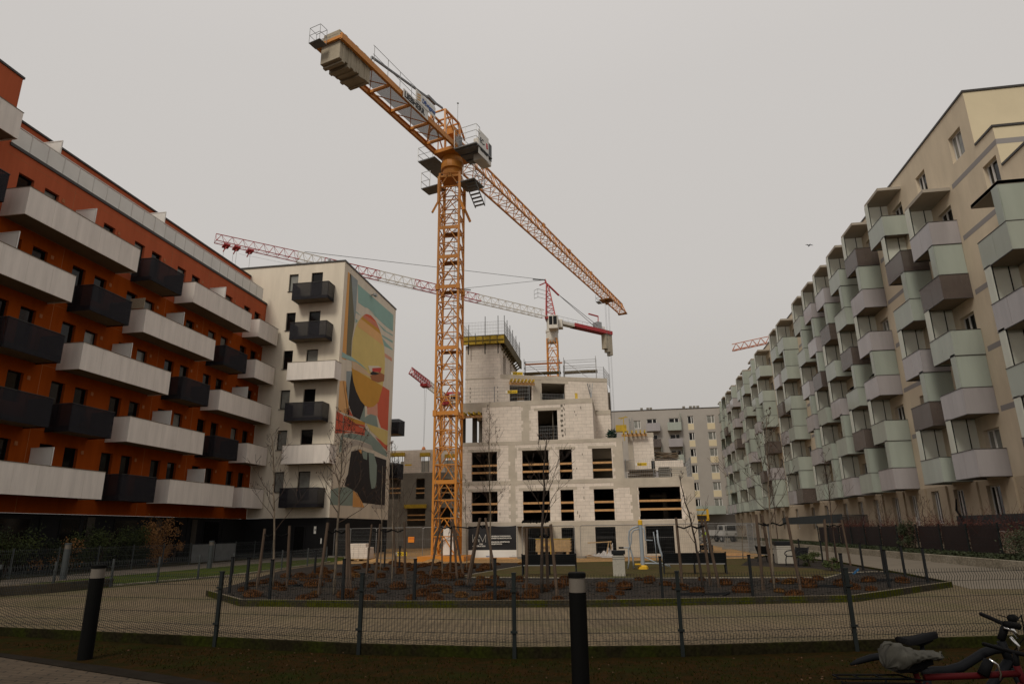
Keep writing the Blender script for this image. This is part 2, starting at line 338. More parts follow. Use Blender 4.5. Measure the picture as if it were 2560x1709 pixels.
MURAL=[
('m_orange',1,[(50.6,23.77),(51.02,23.79),(51.3,15.96),(50.45,15.89)]),
('m_olive',1,[(51.02,23.79),(51.3,23.76),(52.64,19.8),(52.6,19.36),(52.28,17.98),(52.33,16.43),(51.29,16.24)]),
('m_blue',1,[(51.12,23.78),(52.83,23.8),(52.8,20.72),(52.65,19.73),(51.69,22.65)]),
('m_teal',1,[(52.86,23.48),(62.52,23.65),(62.6,21.86),(60.66,21.78),(58.0,21.85),(56.73,22.07),(55.53,22.06),(54.77,21.88),(53.19,21.8)]),
('m_teal',1,[(52.82,20.87),(54.11,20.81),(52.83,20.72)]),
('m_teal',1,[(57.82,21.48),(60.7,21.34),(62.58,21.51),(62.59,21.37),(59.81,21.16)]),
('m_teal',1,[(59.41,20.6),(62.64,20.86),(62.65,20.63),(59.54,20.44)]),
('m_teal',1,[(59.55,20.32),(60.8,20.14),(62.71,19.99),(62.72,19.87),(60.27,19.67)]),
('m_teal',1,[(52.79,20.18),(53.34,20.09),(52.83,19.72)]),
('m_teal',1,[(55.93,22.04),(58.0,21.93),(57.48,21.84)]),
('m_pink',1,[(60.22,18.99),(62.6,19.02),(62.63,18.67),(60.25,18.61)]),
('m_blue',1,[(51.51,15.04),(52.87,15.35),(52.4,13.86),(52.38,12.32),(51.68,13.47)]),
('m_lorange',1,[(50.28,13.93),(51.01,14.09),(52.42,11.44),(50.32,11.41)]),
('m_orange',1,[(50.92,14.07),(51.55,14.17),(52.39,12.12),(52.61,11.47),(52.32,11.42)]),
('m_red',1,[(52.36,12.07),(53.42,11.48),(52.32,11.41)]),
('m_red',1,[(59.93,15.59),(62.26,15.55),(62.25,11.47),(60.28,11.49),(59.19,12.45),(57.74,12.44),(56.59,12.29),(56.54,12.89),(58.14,13.35)]),
('m_pink',2,[(56.55,12.72),(59.09,13.65),(59.31,12.47),(56.6,12.19)]),
('m_dteal',3,[(55.0,11.42),(55.98,12.87),(56.17,11.88),(57.51,12.36),(58.95,12.41),(59.58,11.41),(56.22,11.32)]),
('m_cream',4,[(55.98,12.86),(56.57,12.76),(56.61,12.04),(56.13,11.83)]),
('m_black',1,[(52.67,15.31),(53.15,14.51),(53.94,13.76),(55.07,13.14),(55.97,12.89),(55.0,11.42),(53.42,11.48),(52.33,12.35),(52.39,14.02)]),
('m_yellow',2,[(52.38,16.8),(52.4,18.01),(52.87,19.29),(53.43,20.12),(54.29,20.87),(55.29,21.41),(56.37,21.61),(57.4,21.5),(58.5,21.05),(59.54,20.4),(60.3,19.39),(60.63,18.1),(60.62,16.89),(60.25,15.47),(59.32,13.83),(58.15,13.17),(57.23,12.92),(56.09,12.85),(54.96,13.12),(53.84,13.74),(53.05,14.49),(52.68,15.23)]),
('m_red',3,[(54.79,21.18),(55.29,21.41),(56.37,21.61),(57.4,21.5),(58.01,21.34)]),
('m_dpink',3,[(54.79,21.18),(58.01,21.31),(58.77,20.89),(54.35,20.83)]),
('m_mustard',3,[(54.33,20.83),(58.79,20.9),(59.22,20.55),(53.95,20.52)]),
('m_lorange',3,[(53.91,20.49),(59.22,20.55),(59.98,19.63),(53.33,19.61)]),
('m_mustard',3,[(52.54,15.59),(60.29,15.57),(59.32,13.83),(58.15,13.17),(57.23,12.92),(56.09,12.85),(54.96,13.12),(53.84,13.74),(53.05,14.49)]),
('m_lpink',4,[(52.43,16.24),(54.89,16.18),(56.56,15.97),(60.56,16.33),(59.81,15.91),(52.76,15.54)]),
('m_tealb',5,[(50.4,16.44),(51.3,16.43),(52.41,16.52),(54.68,16.39),(56.44,16.17),(53.4,16.3),(50.44,15.96)]),
('m_hull',5,[(57.09,16.76),(59.8,17.3),(59.48,16.75),(57.43,16.4)]),
('m_cream',6,[(56.24,16.67),(58.83,17.25),(59.69,17.31),(57.3,16.69),(57.34,16.28),(56.67,16.28)]),
('m_black',6,[(56.81,16.06),(57.43,16.41),(59.31,16.63),(58.28,16.24),(57.06,15.99)]),
('m_brown',5,[(56.87,15.85),(59.3,16.75),(60.63,16.81),(60.57,16.15),(58.96,15.65),(57.3,15.53)]),
('m_yellow',2,[(56.45,11.35),(62.26,11.44),(62.26,9.85),(59.36,10.5),(57.65,10.8)]),
('m_red',2,[(50.05,11.36),(51.27,11.25),(52.64,11.15),(54.29,11.0),(56.24,11.12),(56.28,10.18),(53.34,10.04),(50.03,9.51)]),
('m_mustard',3,[(51.65,11.26),(56.22,11.37),(56.24,11.14),(54.09,10.95)]),
('m_black',4,[(50.02,10.7),(51.13,10.64),(51.17,10.59),(50.02,10.63)]),
('m_black',4,[(51.22,10.69),(52.68,10.74),(51.23,10.6)]),
('m_black',4,[(54.84,10.87),(56.26,10.88),(56.27,10.83),(54.84,10.8)]),
('m_black',4,[(50.09,9.84),(53.94,10.2),(56.26,10.37),(56.27,10.32),(53.95,10.14),(50.1,9.77)]),
('m_black',4,[(51.46,11.2),(54.3,10.87),(56.25,11.03),(54.31,10.82)]),
('m_black',4,[(50.35,11.1),(53.27,10.84),(56.05,10.75),(53.28,10.8)]),
('m_cream',5,[(51.76,10.0),(54.05,10.22),(54.05,10.18),(51.77,9.95)]),
('m_cream',5,[(54.84,10.85),(56.15,10.86),(56.15,10.82),(54.84,10.8)]),
('m_dteal',1,[(56.37,10.88),(58.4,10.38),(60.42,9.91),(62.25,9.29),(62.28,8.9),(58.5,9.15),(57.99,9.53),(55.49,9.62),(51.62,9.45),(51.44,8.22),(50.99,8.09),(51.14,9.51),(53.35,9.98),(56.28,10.18)]),
('m_grey',2,[(51.59,8.07),(52.34,8.99),(54.21,9.52),(57.99,9.52),(58.5,9.11),(54.88,9.17),(52.86,8.69)]),
('m_red',4,[(58.87,10.44),(60.38,10.27),(61.71,10.02),(62.24,10.05),(62.29,9.48),(60.68,9.85)]),
('m_grey',1,[(58.81,4.24),(62.25,4.3),(62.28,3.94),(58.84,3.89)]),
('m_black',2,[(53.48,8.45),(55.34,8.85),(57.13,8.79),(59.03,8.64),(62.17,8.59),(62.25,4.28),(56.5,4.3),(55.24,5.1),(53.96,5.32),(52.45,5.54),(53.05,6.55)]),
('m_orange',3,[(54.91,8.77),(55.77,8.83),(55.72,8.47)]),
('m_dteal',3,[(55.69,8.78),(57.13,8.79),(57.14,8.1),(56.28,8.13)]),
('m_dteal',3,[(57.42,8.82),(58.77,8.83),(59.66,7.85),(59.71,5.81),(58.57,5.62),(58.01,6.58)]),
('m_dteal',1,[(49.9,5.07),(51.42,5.34),(53.74,5.51),(54.34,5.26),(54.39,3.97),(49.91,3.91)]),
('m_orange',3,[(54.34,5.22),(55.24,5.06),(56.5,4.33),(57.09,3.93),(54.4,3.89)]),
]
# ================================================================ SETTING: ground sheets
def sheet(name, pts, z, m, lab=None):
    mb = MB(); mb.poly([(x, y, z) for x, y in pts]); o = mb.build(name, m)
    if o.data.polygons[0].normal.z < 0: o.data.flip_normals()
    o['kind'] = 'structure'; return o
sheet('ground', [(-600, -200), (600, -200), (600, 1200), (-600, 1200)], -.16, 'far_ground')
sheet('pavement', [(-30, 16.22), (-13, 12.69), (-7.35, 11.79), (-4.45, 11.34), (-1.82, 11.24), (.79, 11.62), (3.58, 12.36), (16, 15.8), (15.75, 60), (15, 130), (9.5, 130), (9, 47), (-22, 50), (-30, 60)], -.004, 'paving')
sheet('road', [(9.3, 47), (10.3, 36), (10.6, 27), (9.9, 22.4), (16.2, 22.4), (15.8, 47), (15.2, 125), (9.3, 125)], 0.0, 'road')
sheet('front_lawn', [(-32, 18.2), (-10.72, 10.7), (-7.8, 9.78), (-5.57, 8.96), (1.07, 6.3), (4.3, 4.5), (6.4, 1), (24, 1), (24, 16.6), (6.3, 13.02), (3.58, 12.27), (.79, 11.53), (-1.82, 11.1), (-4.45, 11.2), (-7.35, 11.7), (-13, 12.6), (-30, 16)], -.13, 'lawn')
sheet('front_path', [(-32, 17.7), (-10.43, 10.42), (-8.21, 9.59), (-6.07, 8.81), (.96, 6.0), (4.07, 4.29), (6.1, .8), (6.1, -20), (-32, -20)], -.126, 'front_paving')
mb = MB(); E1 = [(-32, 18.2), (-10.72, 10.7), (-7.8, 9.78), (-5.57, 8.96), (1.07, 6.3), (4.3, 4.5), (6.4, 1)]; E2 = [(-32, 17.7), (-10.43, 10.42), (-8.21, 9.59), (-6.07, 8.81), (.96, 6.0), (4.07, 4.29), (6.1, .8)]
for i in range(len(E1)-1): mb.prism([E1[i], E1[i+1], E2[i+1], E2[i]], -.2, -.11)
mb.build('path_edging', 'dark_edge')['kind'] = 'structure'
sheet('sand_yard', [(-22, 50), (-19, 43.2), (-17.0, 38.8), (-14, 36.5), (-9.3, 37.3), (-6.2, 39.6), (5.4, 45.5), (7.5, 43), (9.2, 47.5), (9.2, 120), (-60, 120), (-60, 62), (-22.6, 62)], .004, 'sand')
sheet('side_path', [(-23.6, 15.0), (-26.7, 15.7), (-26.7, 49.8), (-21.9, 49.8), (-22.6, 41.6), (-23.3, 28.4), (-23.6, 22)], .006, 'path_paving')
sheet('side_lawn', [(-18.9, 20.3), (-18.1, 24.6), (-17.4, 28.5), (-17.7, 34), (-18.6, 41.4), (-19.4, 49.8), (-21.9, 49.8), (-22.6, 41.6), (-23.3, 28.4), (-23.2, 23.5)], .010, 'green_lawn')
sheet('shrub_soil', [(-26.7, 15.75), (-29.68, 16.4), (-29.68, 49.8), (-26.7, 49.8)], .008, 'soil')
BED = [(-12.7, 19.6), (-9.95, 16.9), (-5.54, 16.75), (-.7, 17.2), (5.54, 18.64), (9.69, 23.1), (9.95, 26.7), (10.1, 31.5), (10.3, 36), (9.3, 46), (7.4, 42), (-9.5, 37.6), (-13.4, 38.2), (-17, 37), (-16.4, 31)]
sheet('planting_bed', BED, .085, 'gravel')
sheet('inner_lawn', [(-6.6, 26.3), (-5.2, 34.5), (-3.2, 38.0), (7.0, 41.3), (5.3, 34), (7.9, 31.5), (8.3, 28.6), (6.9, 25.9), (-1, 25.7)], .092, 'inner_lawn')
sheet('bed_sand', [(-9.5, 37.6), (-3.0, 38.0), (7.4, 42), (5.2, 45.6), (-6.2, 39.9)], .089, 'sand')
def kerb(name, pts, h, wd, m, label, z=-.02):
    mb = MB()
    for a, b in zip(pts, pts[1:]):
        A, B = Vector((*a, 0)), Vector((*b, 0)); n = (B-A).cross(Vector((0, 0, 1))).normalized()*wd/2; e = (B-A).normalized()*wd*.02
        mb.prism([tuple((A-n-e).xy), tuple((B-n+e).xy), tuple((B+n+e).xy), tuple((A+n-e).xy)], z, h)
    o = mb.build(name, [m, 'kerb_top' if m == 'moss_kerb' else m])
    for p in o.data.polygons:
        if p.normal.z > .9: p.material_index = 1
    b = o.modifiers.new('bevel', 'BEVEL'); b.width = .01; b.segments = 1; tag(o, label, 'kerb'); return o
kerb('bed_kerb', BED[:11], .16, .1, 'moss_kerb', 'low mossy concrete kerb round the gravel planting bed')
kerb('fence_kerb', [(-30, 16.2), (-13, 12.65), (-7.35, 11.76), (-4.45, 11.29), (-1.82, 11.16), (.79, 11.57), (3.58, 12.31), (6.3, 13.05), (9, 13.9), (24, 18.2)], .03, .07, 'dark_kerb', 'dark mossy base strip under the near wire mesh fence', z=-.2)
kerb('garden_wall', [(-19.6, 14.3), (-19.5, 19.1), (-18.95, 20.4), (-18.75, 22.9)], .30, .16, 'garden_kerb', 'low grey retaining edge beside the side path at far left')
kerb('lawn_kerb', [(-18.7, 22.9), (-17.4, 28.5), (-17.7, 34), (-18.6, 41.4)], .07, .1, 'kerb_concrete', 'flat kerb along the small green lawn at left')
kerb('planter_wall', [(16.2, 20), (15.75, 31), (15.55, 40), (15.0, 57), (14.7, 80), (14.6, 110)], .37, .22, 'kerb_concrete', 'long pale concrete retaining wall beside the road at right')
sheet('terrace_ground', [(16.1, 19), (15.65, 31), (15.45, 40), (14.9, 57), (14.6, 80), (14.5, 110), (20.19, 130), (20.19, 19)], .33, 'soil')
kerb('sport_edge', [(-6.6, 26.3), (-5.2, 34.5), (-3.2, 38.0)], .105, .07, 'kerb_concrete', 'thin pale edging between heather gravel and inner lawn')
kerb('lawn_edging', [(-6.6, 26.25), (-1, 25.65), (6.9, 25.85), (8.3, 28.55), (10, 29.3)], .105, .07, 'kerb_concrete', 'thin pale edging in front of the black benches')
# ================================================================ ORANGE APARTMENT BUILDING
XO = -29.7; X3 = Vector((1, 0, 0)); Y3 = Vector((0, 1, 0)); Z3 = Vector((0, 0, 1))
ob = thing('apartment_building', 'long orange apartment building with white and black box balconies', 'building', (XO, 37, 0))
LV = {6: 18.53, 5: 15.15, 4: 11.83, 3: 8.50, 2: 5.17}
bay = lambda k: 29.84+4.21*(k-1)
rects = []
for L, zt in LV.items():
    for k in range(-2, 6):
        for i, (a, b) in enumerate(((-.1, .82), (1.5, 2.42))):
            lo = zt-1.05 if (i == 0 or (k+L) % 3) else zt-.25
            rects.append((bay(k)+a, bay(k)+b, lo, zt+1.27))
mb = MB(); ZS = 17.1; lo = [r for r in rects if r[3] < ZS]; hi = [r for r in rects if r[2] > ZS]
wall(mb, (XO, 0, 0), Y3, X3, 14, 49.9, 2.93, ZS, lo, .22)
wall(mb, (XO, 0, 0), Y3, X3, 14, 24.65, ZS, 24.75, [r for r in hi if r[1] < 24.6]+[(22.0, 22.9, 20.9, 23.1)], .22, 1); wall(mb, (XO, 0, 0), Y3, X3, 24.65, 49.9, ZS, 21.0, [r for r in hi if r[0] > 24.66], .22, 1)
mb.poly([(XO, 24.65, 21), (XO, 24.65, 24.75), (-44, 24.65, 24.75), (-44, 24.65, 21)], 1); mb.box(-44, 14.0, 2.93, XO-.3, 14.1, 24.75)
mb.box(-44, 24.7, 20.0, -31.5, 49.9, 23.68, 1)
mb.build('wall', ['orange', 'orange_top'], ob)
mb = MB(); mb.box(-44, 14, 24.75, XO+.06, 24.71, 24.87); mb.box(-44, 24.72, 23.69, -31.42, 49.88, 23.80); mb.box(-31.5, 24.72, 20.9, XO+.07, 49.88, 21.06); mb.build('roof', 'trim', ob)
mb = MB(); mb.box(-44, 14, 0, XO-.05, 49.9, 2.925)
for y in (22.5, 26.4, 30.6, 33.2, 38.4, 42.6, 46.8): mb.box(XO-.06, y, 0, XO+.02, y+.25, 2.9)
mb.build('plinth', 'plinth', ob)
for i, y in enumerate((23.5, 28.2, 31.9, 35.8, 40.2, 44.5)):
    mb = MB(); mb.box(XO-.04, y, .05, XO+.0, y+1.9, 2.75); f = mb.build('shop_window', 'frame_dark', ob)
    mb = MB(); mb.box(XO, y+.08, .15, XO+.012, y+1.82, 2.66); mb.build('pane', 'glass', f)
for y, m in ((25.3, 'poster'), (27.3, 'poster'), (33.7, 'pillar_dark'), (39.4, 'pillar_dark'), (43.1, 'pillar_dark')):
    mb = MB(); mb.box(XO+.005, y, .2, XO+.04, y+.55, 2.5+.3*(y > 26)); mb.build('pillar_panel', m, ob)
for r in rects:
    if r[1] > 21: window(ob, (XO, 0, 0), Y3, X3, r, .2, pm='glass_pale' if random.random() < .26 else 'glass')
window(ob, (XO, 0, 0), Y3, X3, (22.0, 22.9, 20.9, 23.1), .2)
# small square vents and panel joints
for L, zt in LV.items():
    for k in range(0, 6): mb = MB(); mb.box(XO, bay(k)+2.62, zt+1.0, XO+.03, bay(k)+2.80, zt+1.2); mb.build('vent', 'm_brown', ob)
mb = MB()
for y in (29.0, 37.45, 41.65): mb.box(XO, y, 2.95, XO+.004, y+.025, 20.85)
for zt in LV.values(): mb.box(XO, 24.7, zt+1.95, XO+.004, 49.8, zt+1.965)
mb.build('facade_joint', 'm_brown', ob)
def box_balcony(parent, x0, x1, y0, y1, zt, kind, ax='X', screens=()):
    """slab + rail panels; open towards the wall. ax = 'X' juts out along +X, '-Y' along -Y"""
    pm = 'white_panel' if kind == 'W' else 'mesh_panel'
    t = .05; zb = zt-1.47; mb = MB(); mb.box(x0, y0+.06, zb+.06, x1-.06, y1-.06, zb+.30) if ax == 'X' else mb.box(x0+.06, y0+.06, zb+.06, x1-.06, y1, zb+.30)
    b = mb.build('balcony', 'under', parent)
    mb = MB()
    if ax == 'X':
        n = max(1, round((y1-y0)/1.5))
        for i in range(n):
            a, c = y0+(y1-y0)*i/n, y0+(y1-y0)*(i+1)/n; mb.box(x1-t, a+.004, zb, x1, c-.004, zt)
        for y in (y0, y1-t): mb.box(x0+.01, y, zb, x1-t-.004, y+t, zt)
    else:
        n = max(1, round((x1-x0)/1.6))
        for i in range(n):
            a, c = x0+(x1-x0)*i/n, x0+(x1-x0)*(i+1)/n; mb.box(a+.004, y0, zb, c-.004, y0+t, zt)
        for x in (x0, x1-t): mb.box(x, y0+t+.004, zb, x+t, y1-.01, zt)
    mb.build('railing_panel', pm, b)
    mb = MB()
    if ax == 'X': mb.box(x1-.075, y0-.02, zt, x1+.02, y1+.02, zt+.03); mb.box(x0+.02, y0-.02, zt, x1-.08, y0+.06, zt+.03); mb.box(x0+.02, y1-.06, zt, x1-.08, y1+.02, zt+.03)
    else: mb.box(x0-.02, y0-.02, zt, x1+.02, y0+.075, zt+.03); mb.box(x0-.02, y0+.08, zt, x0+.06, y1-.02, zt+.03); mb.box(x1-.06, y0+.08, zt, x1+.02, y1-.02, zt+.03)
    mb.build('handrail', 'trim' if kind == 'D' else 'under', b)
    for ys in screens:
        mb = MB(); mb.box(x0+.05, ys-.012, zb+.30, x1-.12, ys+.012, zt+.92); q = mb.build('privacy_screen', 'frost', b)
        mb = MB(); mb.box(x1-.12, ys-.03, zb+.30, x1-.07, ys+.03, zt+.97); mb.box(x0+.05, ys-.03, zt+.92, x1-.121, ys+.03, zt+.97); mb.build('privacy_screen', 'frame_white', b)
    return b
XF = -28.25
for L, k0, k1, kind in [(7, -1, -1, 'W'), (6, -1, -1, 'D'), (6, 0, 1, 'W'), (6, 2, 2, 'D'), (6, 3, 4, 'W'), (6, 5, 5, 'W'), (5, -1, 0, 'W'), (5, 1, 1, 'D'), (5, 2, 3, 'W'), (5, 4, 4, 'D'), (5, 5, 5, 'W'),
                        (4, -1, -1, 'W'), (4, 0, 0, 'D'), (4, 1, 2, 'W'), (4, 3, 3, 'D'), (4, 4, 5, 'W'), (3, -1, -1, 'W'), (3, 0, 0, 'D'), (3, 1, 1, 'D'), (3, 2, 3, 'W'), (3, 4, 4, 'D'), (3, 5, 5, 'W'),
                        (2, -1, 1, 'W'), (2, 2, 2, 'D'), (2, 3, 4, 'W'), (2, 5, 5, 'W')]:
    zt = LV.get(L, 21.95); a, b = bay(k0), bay(k1)+2.98
    if L == 6 and k0 == 0: a = 25.0
    if k0 == 0 and L == 4: a = 25.3
    sc = [bay(k)+(3.6 if k < k1 else 0) for k in range(k0, k1)] if k1 > k0 else []
    if (L, k0) in ((6, -1), (7, -1)): b = 23.85
    box_balcony(ob, XO, XF, a, min(b, 49.85), zt, kind, screens=sc)
mb = MB(); g = MB(); n = 23
for i in range(n):
    y0, y1 = 24.8+24.4*i/n, 24.8+24.4*(i+1)/n; mb.box(XO-.05, y0, 21.06, XO-.02, y0+.05, 22.12); g.box(XO-.04, y0+.06, 21.1, XO-.02, y1-.02, 22.08)
mb.box(XO-.055, 24.8, 22.12, XO-.012, 49.2, 22.17)
br = mb.build('terrace_railing', 'frame_white', ob); g.build('railing_glass', 'frost', br)
for y in (27.7, 36.4):
    mb = MB(); mb.box(-31.4, y-.012, 21.06, XO-.15, y+.012, 23.0); q = mb.build('privacy_screen', 'frost', ob); mb = MB(); mb.box(XO-.15, y-.03, 21.06, XO-.1, y+.03, 23.06); mb.box(-31.4, y-.03, 23.0, XO-.151, y+.03, 23.06); mb.build('screen_frame', 'frame_white', q)
# ================================================================ CREAM CORNER BUILDING WITH MURAL
YW, XE = 49.92, -22.7
wb = thing('apartment_building', 'cream corner apartment building with a colourful mural on its side wall', 'building', (-26, YW, 0))
tops = [23.62, 20.06, 16.67, 13.26, 9.9, 6.55]
rw = []
for i, t in enumerate(tops):
    d = .03*i; rw.append((-27.8+d*1.2, -26.95+d*1.2, t-1.58, t)); rw.append((-25.72+d, -24.68+d, t-2.25, t))
mb = MB(); wall(mb, (0, YW, 0), X3, -Y3, -36, XE, 2.95, 24.45, rw, .2)
mb.poly([(XE, YW, 2.95), (XE, 63.25, 2.95), (XE, 63.25, 24.45), (XE, YW, 24.45)]); mb.poly([(XE, 63.25, 2.95), (-36, 63.25, 2.95), (-36, 63.25, 24.45), (XE, 63.25, 24.45)])
mb.build('wall', 'cream', wb)
mb = MB(); mb.box(-36.1, YW-.06, 24.45, XE+.06, 63.3, 24.6); mb.build('roof', 'trim', wb)
mb = MB(); mb.box(-36, YW+.03, 0, XE-.03, 63.2, 2.945); mb.build('plinth', 'plinth', wb)
for r in rw: window(wb, (0, YW, 0), X3, -Y3, r, .18, pm='glass_pale' if random.random() < .4 else 'glass')
mb = MB()
for i, t in enumerate(tops): mb.box(-27.85+.036*i, YW-.08, t-1.64, -26.9+.036*i, YW-.003, t-1.60)
mb.build('window_sill', 'trim', wb)
for i, (zt, k) in enumerate(zip((22.22, 18.72, 15.27, 11.9, 8.5, 5.17), 'DDWDWD')):
    d = .07*i; box_balcony(wb, -26.75+d*1.05, (-22.45 if k == 'W' else -23.5+d*.9), YW-1.25, YW, zt, k, ax='-Y')
for z in (11.3, 6.9): box_balcony(wb, XE-2.6, -21.95, 63.3, 65.2, z+1.47, 'D')
mb = MB(); mb.box(-25.6, YW-.02, .05, -24.6, YW+.028, 2.4); d = mb.build('entrance_door', 'frame_dark', wb); mb = MB(); mb.box(-25.5, YW-.03, .2, -24.7, YW-.021, 2.3); mb.build('pane', 'glass', d)
mb = MB(); mb.box(-23.9, YW-.0, 1.75, -23.72, YW+.028, 2.3); mb.box(-23.3, YW, 1.0, -23.2, YW+.028, 1.4); mb.build('house_number', 'sign_white', wb)
text('70', .2, (-23.87, YW-.012, 1.95), X3, Z3, 'ink_black', wb)
mb = MB()
for x, h in ((-28.3, 1.0), (-25.2, 1.2)): mb.lathe((x, 52, 24.6), [(.13, 0), (.13, h)], 10)
mb.build('roof_vent', 'galv', wb)
mb = MB(); mb.box(XE, 56.2, 23.6, XE+.3, 56.3, 23.68); mb.box(XE+.25, 56.0, 23.5, XE+.5, 56.5, 23.7); mb.build('wall_lamp', 'galv', wb)
cols = sorted({c for c, _, _ in MURAL}); mb = MB()
for c, l, p in MURAL:
    a = sum(p[i][0]*p[(i+1) % len(p)][1]-p[(i+1) % len(p)][0]*p[i][1] for i in range(len(p))); p = p if a > 0 else p[::-1]
    mb.poly([(XE+.003+.0035*l, y, z) for y, z in p], cols.index(c))
mb.build('mural', cols, wb)
# ================================================================ RIGHT CREAM BUILDING WITH GLASS BALCONIES
XC, XR = 18.63, 20.2
rb = thing('apartment_building', 'long beige apartment building covered in staggered green and lilac glass balconies', 'building', (XR, 80, 0))
TOP = {6: 22.25, 5: 18.92, 4: 15.59, 3: 12.27, 2: 9.0, 1: 5.67}
YS = [31.75, 38.75, 42.85, 50.1, 54.35, 58.7, 62.9, 66.95, 74.6, 78.4, 88.0, 92.8, 99.6, 103.5, 110.6, 115.2, 120.1, 125.0]
KIND = {0: {4: 'G', 3: 'P', 2: 'G', 1: 'B'}, 1: {5: 'P', 4: 'B', 3: 'G', 2: 'P', 1: 'P'}, 2: {6: 'G', 5: 'B', 4: 'G', 3: 'P', 2: 'B', 1: 'G'}, 3: {6: 'B', 5: 'P', 4: 'P', 3: 'P', 2: 'G', 1: 'P'},
        4: {6: 'G', 5: 'G', 4: 'B', 3: 'G', 2: 'B', 1: 'G'}, 5: {6: 'P', 5: 'B', 4: 'G', 3: 'P', 2: 'G', 1: 'P'}, 6: {6: 'P', 5: 'P', 4: 'B', 3: 'G', 2: 'G', 1: 'G'}, 7: {6: 'G', 5: 'G', 4: 'P', 3: 'P', 2: 'P', 1: 'G'},
        8: {6: 'G', 5: 'G', 4: 'G', 3: 'G', 2: 'G', 1: 'B'}, 9: {6: 'G', 5: 'P', 4: 'B', 3: 'P', 2: 'G', 1: 'P'}}
NEAR = {0: {4: 1, 2: 0}, 1: {4: 1, 2: 1}, 2: {4: 1, 2: 1}, 3: {5: 1, 3: 1, 1: 1}, 4: {5: 1, 3: 1, 1: 1}, 5: {5: 1, 2: 1}, 6: {5: 1, 4: 1, 1: 1}, 7: {5: 1, 3: 1, 2: 1}, 8: {5: 1, 3: 1, 1: 1}}
GM = {'G': 'green_glass', 'P': 'lilac_glass', 'B': 'brown_glass'}
rng = random.Random(5); rects = []; bal = []
for i, y0 in enumerate(YS):
    for L in range(6, 0, -1):
        if i < 10 and L not in KIND[i]: continue
        y = y0+(1.8 if (i, L) == (2, 6) else 0); k = KIND[i][L] if i < 10 else rng.choice('GGGGPPPB'); nr = NEAR[i].get(L, 0) if i < 9 else (rng.random() < .45)
        bal.append((i, L, y, k, nr, L == max(KIND[i]) if i < 10 else L == 6)); f = TOP[L]-1.1; rects.append((y+.35, y+1.95, f+.03, f+2.3))
win = [(36.5, 37.9, 22.1, 23.75), (41.2, 42.5, 22.1, 23.75), (34.0, 35.3, 18.75, 20.35), (32.8, 33.9, 15.3, 16.9)]+[(y, y+1.4, 22.2, 23.7) for y in (69.9, 83.5, 96.3, 107.3)]
win += [(y, y+1.1, f, f+1.6) for y in (46.6, 71.2, 83.6, 96.4) for f in (5.3, 8.6, 11.9, 15.2, 18.6)]
gwin = [(47.5, 48.6, 1.9, 3.95), (44.3, 45.5, 1.4, 3.9), (40.2, 41.6, 1.4, 3.9), (36.7, 37.9, 1.9, 3.9), (33.9, 35.1, 1.4, 3.9)]+[(y, y+1.2, 1.6, 3.85) for y in (51, 54.2, 58.2, 61.9, 66, 72, 77, 84, 91, 98, 106, 114)]
mb = MB(); wall(mb, (XR, 0, 0), Y3, -X3, 35.5, 130, 4.2, 25.25, [r for r in rects+win if r[0] > 35.4], .28)
wall(mb, (XR, 0, 0), Y3, -X3, 33.7, 35.5, 4.2, 21.8, [r for r in win if 33.7 < r[0] < 35.5], .28); wall(mb, (XR, 0, 0), Y3, -X3, 22, 33.7, 4.2, 19.5, [r for r in rects+win if r[1] < 33.71], .28)
mb.poly([(XR, 35.5, 21.8), (40, 35.5, 21.8), (40, 35.5, 25.25), (XR, 35.5, 25.25)], 1); mb.poly([(XR, 33.7, 19.5), (40, 33.7, 19.5), (40, 33.7, 21.8), (XR, 33.7, 21.8)], 1)
mb.poly([(XR, 22, 0), (40, 22, 0), (40, 22, 19.5), (XR, 22, 19.5)], 0)
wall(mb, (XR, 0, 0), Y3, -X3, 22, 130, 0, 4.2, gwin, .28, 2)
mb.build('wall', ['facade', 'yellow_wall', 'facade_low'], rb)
mb = MB(); mb.box(XR-.06, 35.44, 25.25, 40, 130, 25.37); mb.box(XR-.06, 33.64, 21.8, 40, 35.44, 21.92); mb.box(XR-.06, 22, 19.5, 40, 33.64, 19.62); mb.build('roof', 'trim', rb)
mb = MB()
for z, y0 in ((20.8, 33.7), (17.5, 22), (14.2, 22), (10.9, 22), (7.6, 22)):
    for a, b in ((y0, 38.5), (41.3, 42.6), (45.6, 49.9), (69.6, 74.3), (81.2, 87.7), (95.6, 99.3), (106.3, 110.3)):
        if b > a: mb = MB(); mb.box(XR-.006, a, z, XR, b, z+.3); mb.build('facade_band', 'grey_band', rb)
mb = MB(); mb.box(XR-.006, 33.694, 20.8, 40, 33.70, 21.1); mb.build('facade_band', 'grey_band', rb)
near_w = [r for r in rects+win+gwin if r[0] < 68]; far_w = [r for r in rects+win+gwin if r[0] >= 68]
for r in near_w: window(rb, (XR, 0, 0), Y3, -X3, r, .24, 'frame_white', 'glass' if rng.random() < .75 else 'glass_pale', .08, mull=(r[0]+r[1])/2+.2)
mb = MB()
for a, b, c, d in far_w:
    for p, q, y, z in ((a, a+.09, c, d), (b-.09, b, c, d), (a+.09, b-.09, c, c+.09), (a+.09, b-.09, d-.09, d), ((a+b)/2, (a+b)/2+.1, c+.09, d-.09)): mb.box(XR+.2, p, y, XR+.26, q, z, 0)
    mb.box(XR+.27, a, c, XR+.28, b, d, 1)
o = mb.build('window', ['frame_white', 'glass'], rb); o['kind'] = 'stuff'
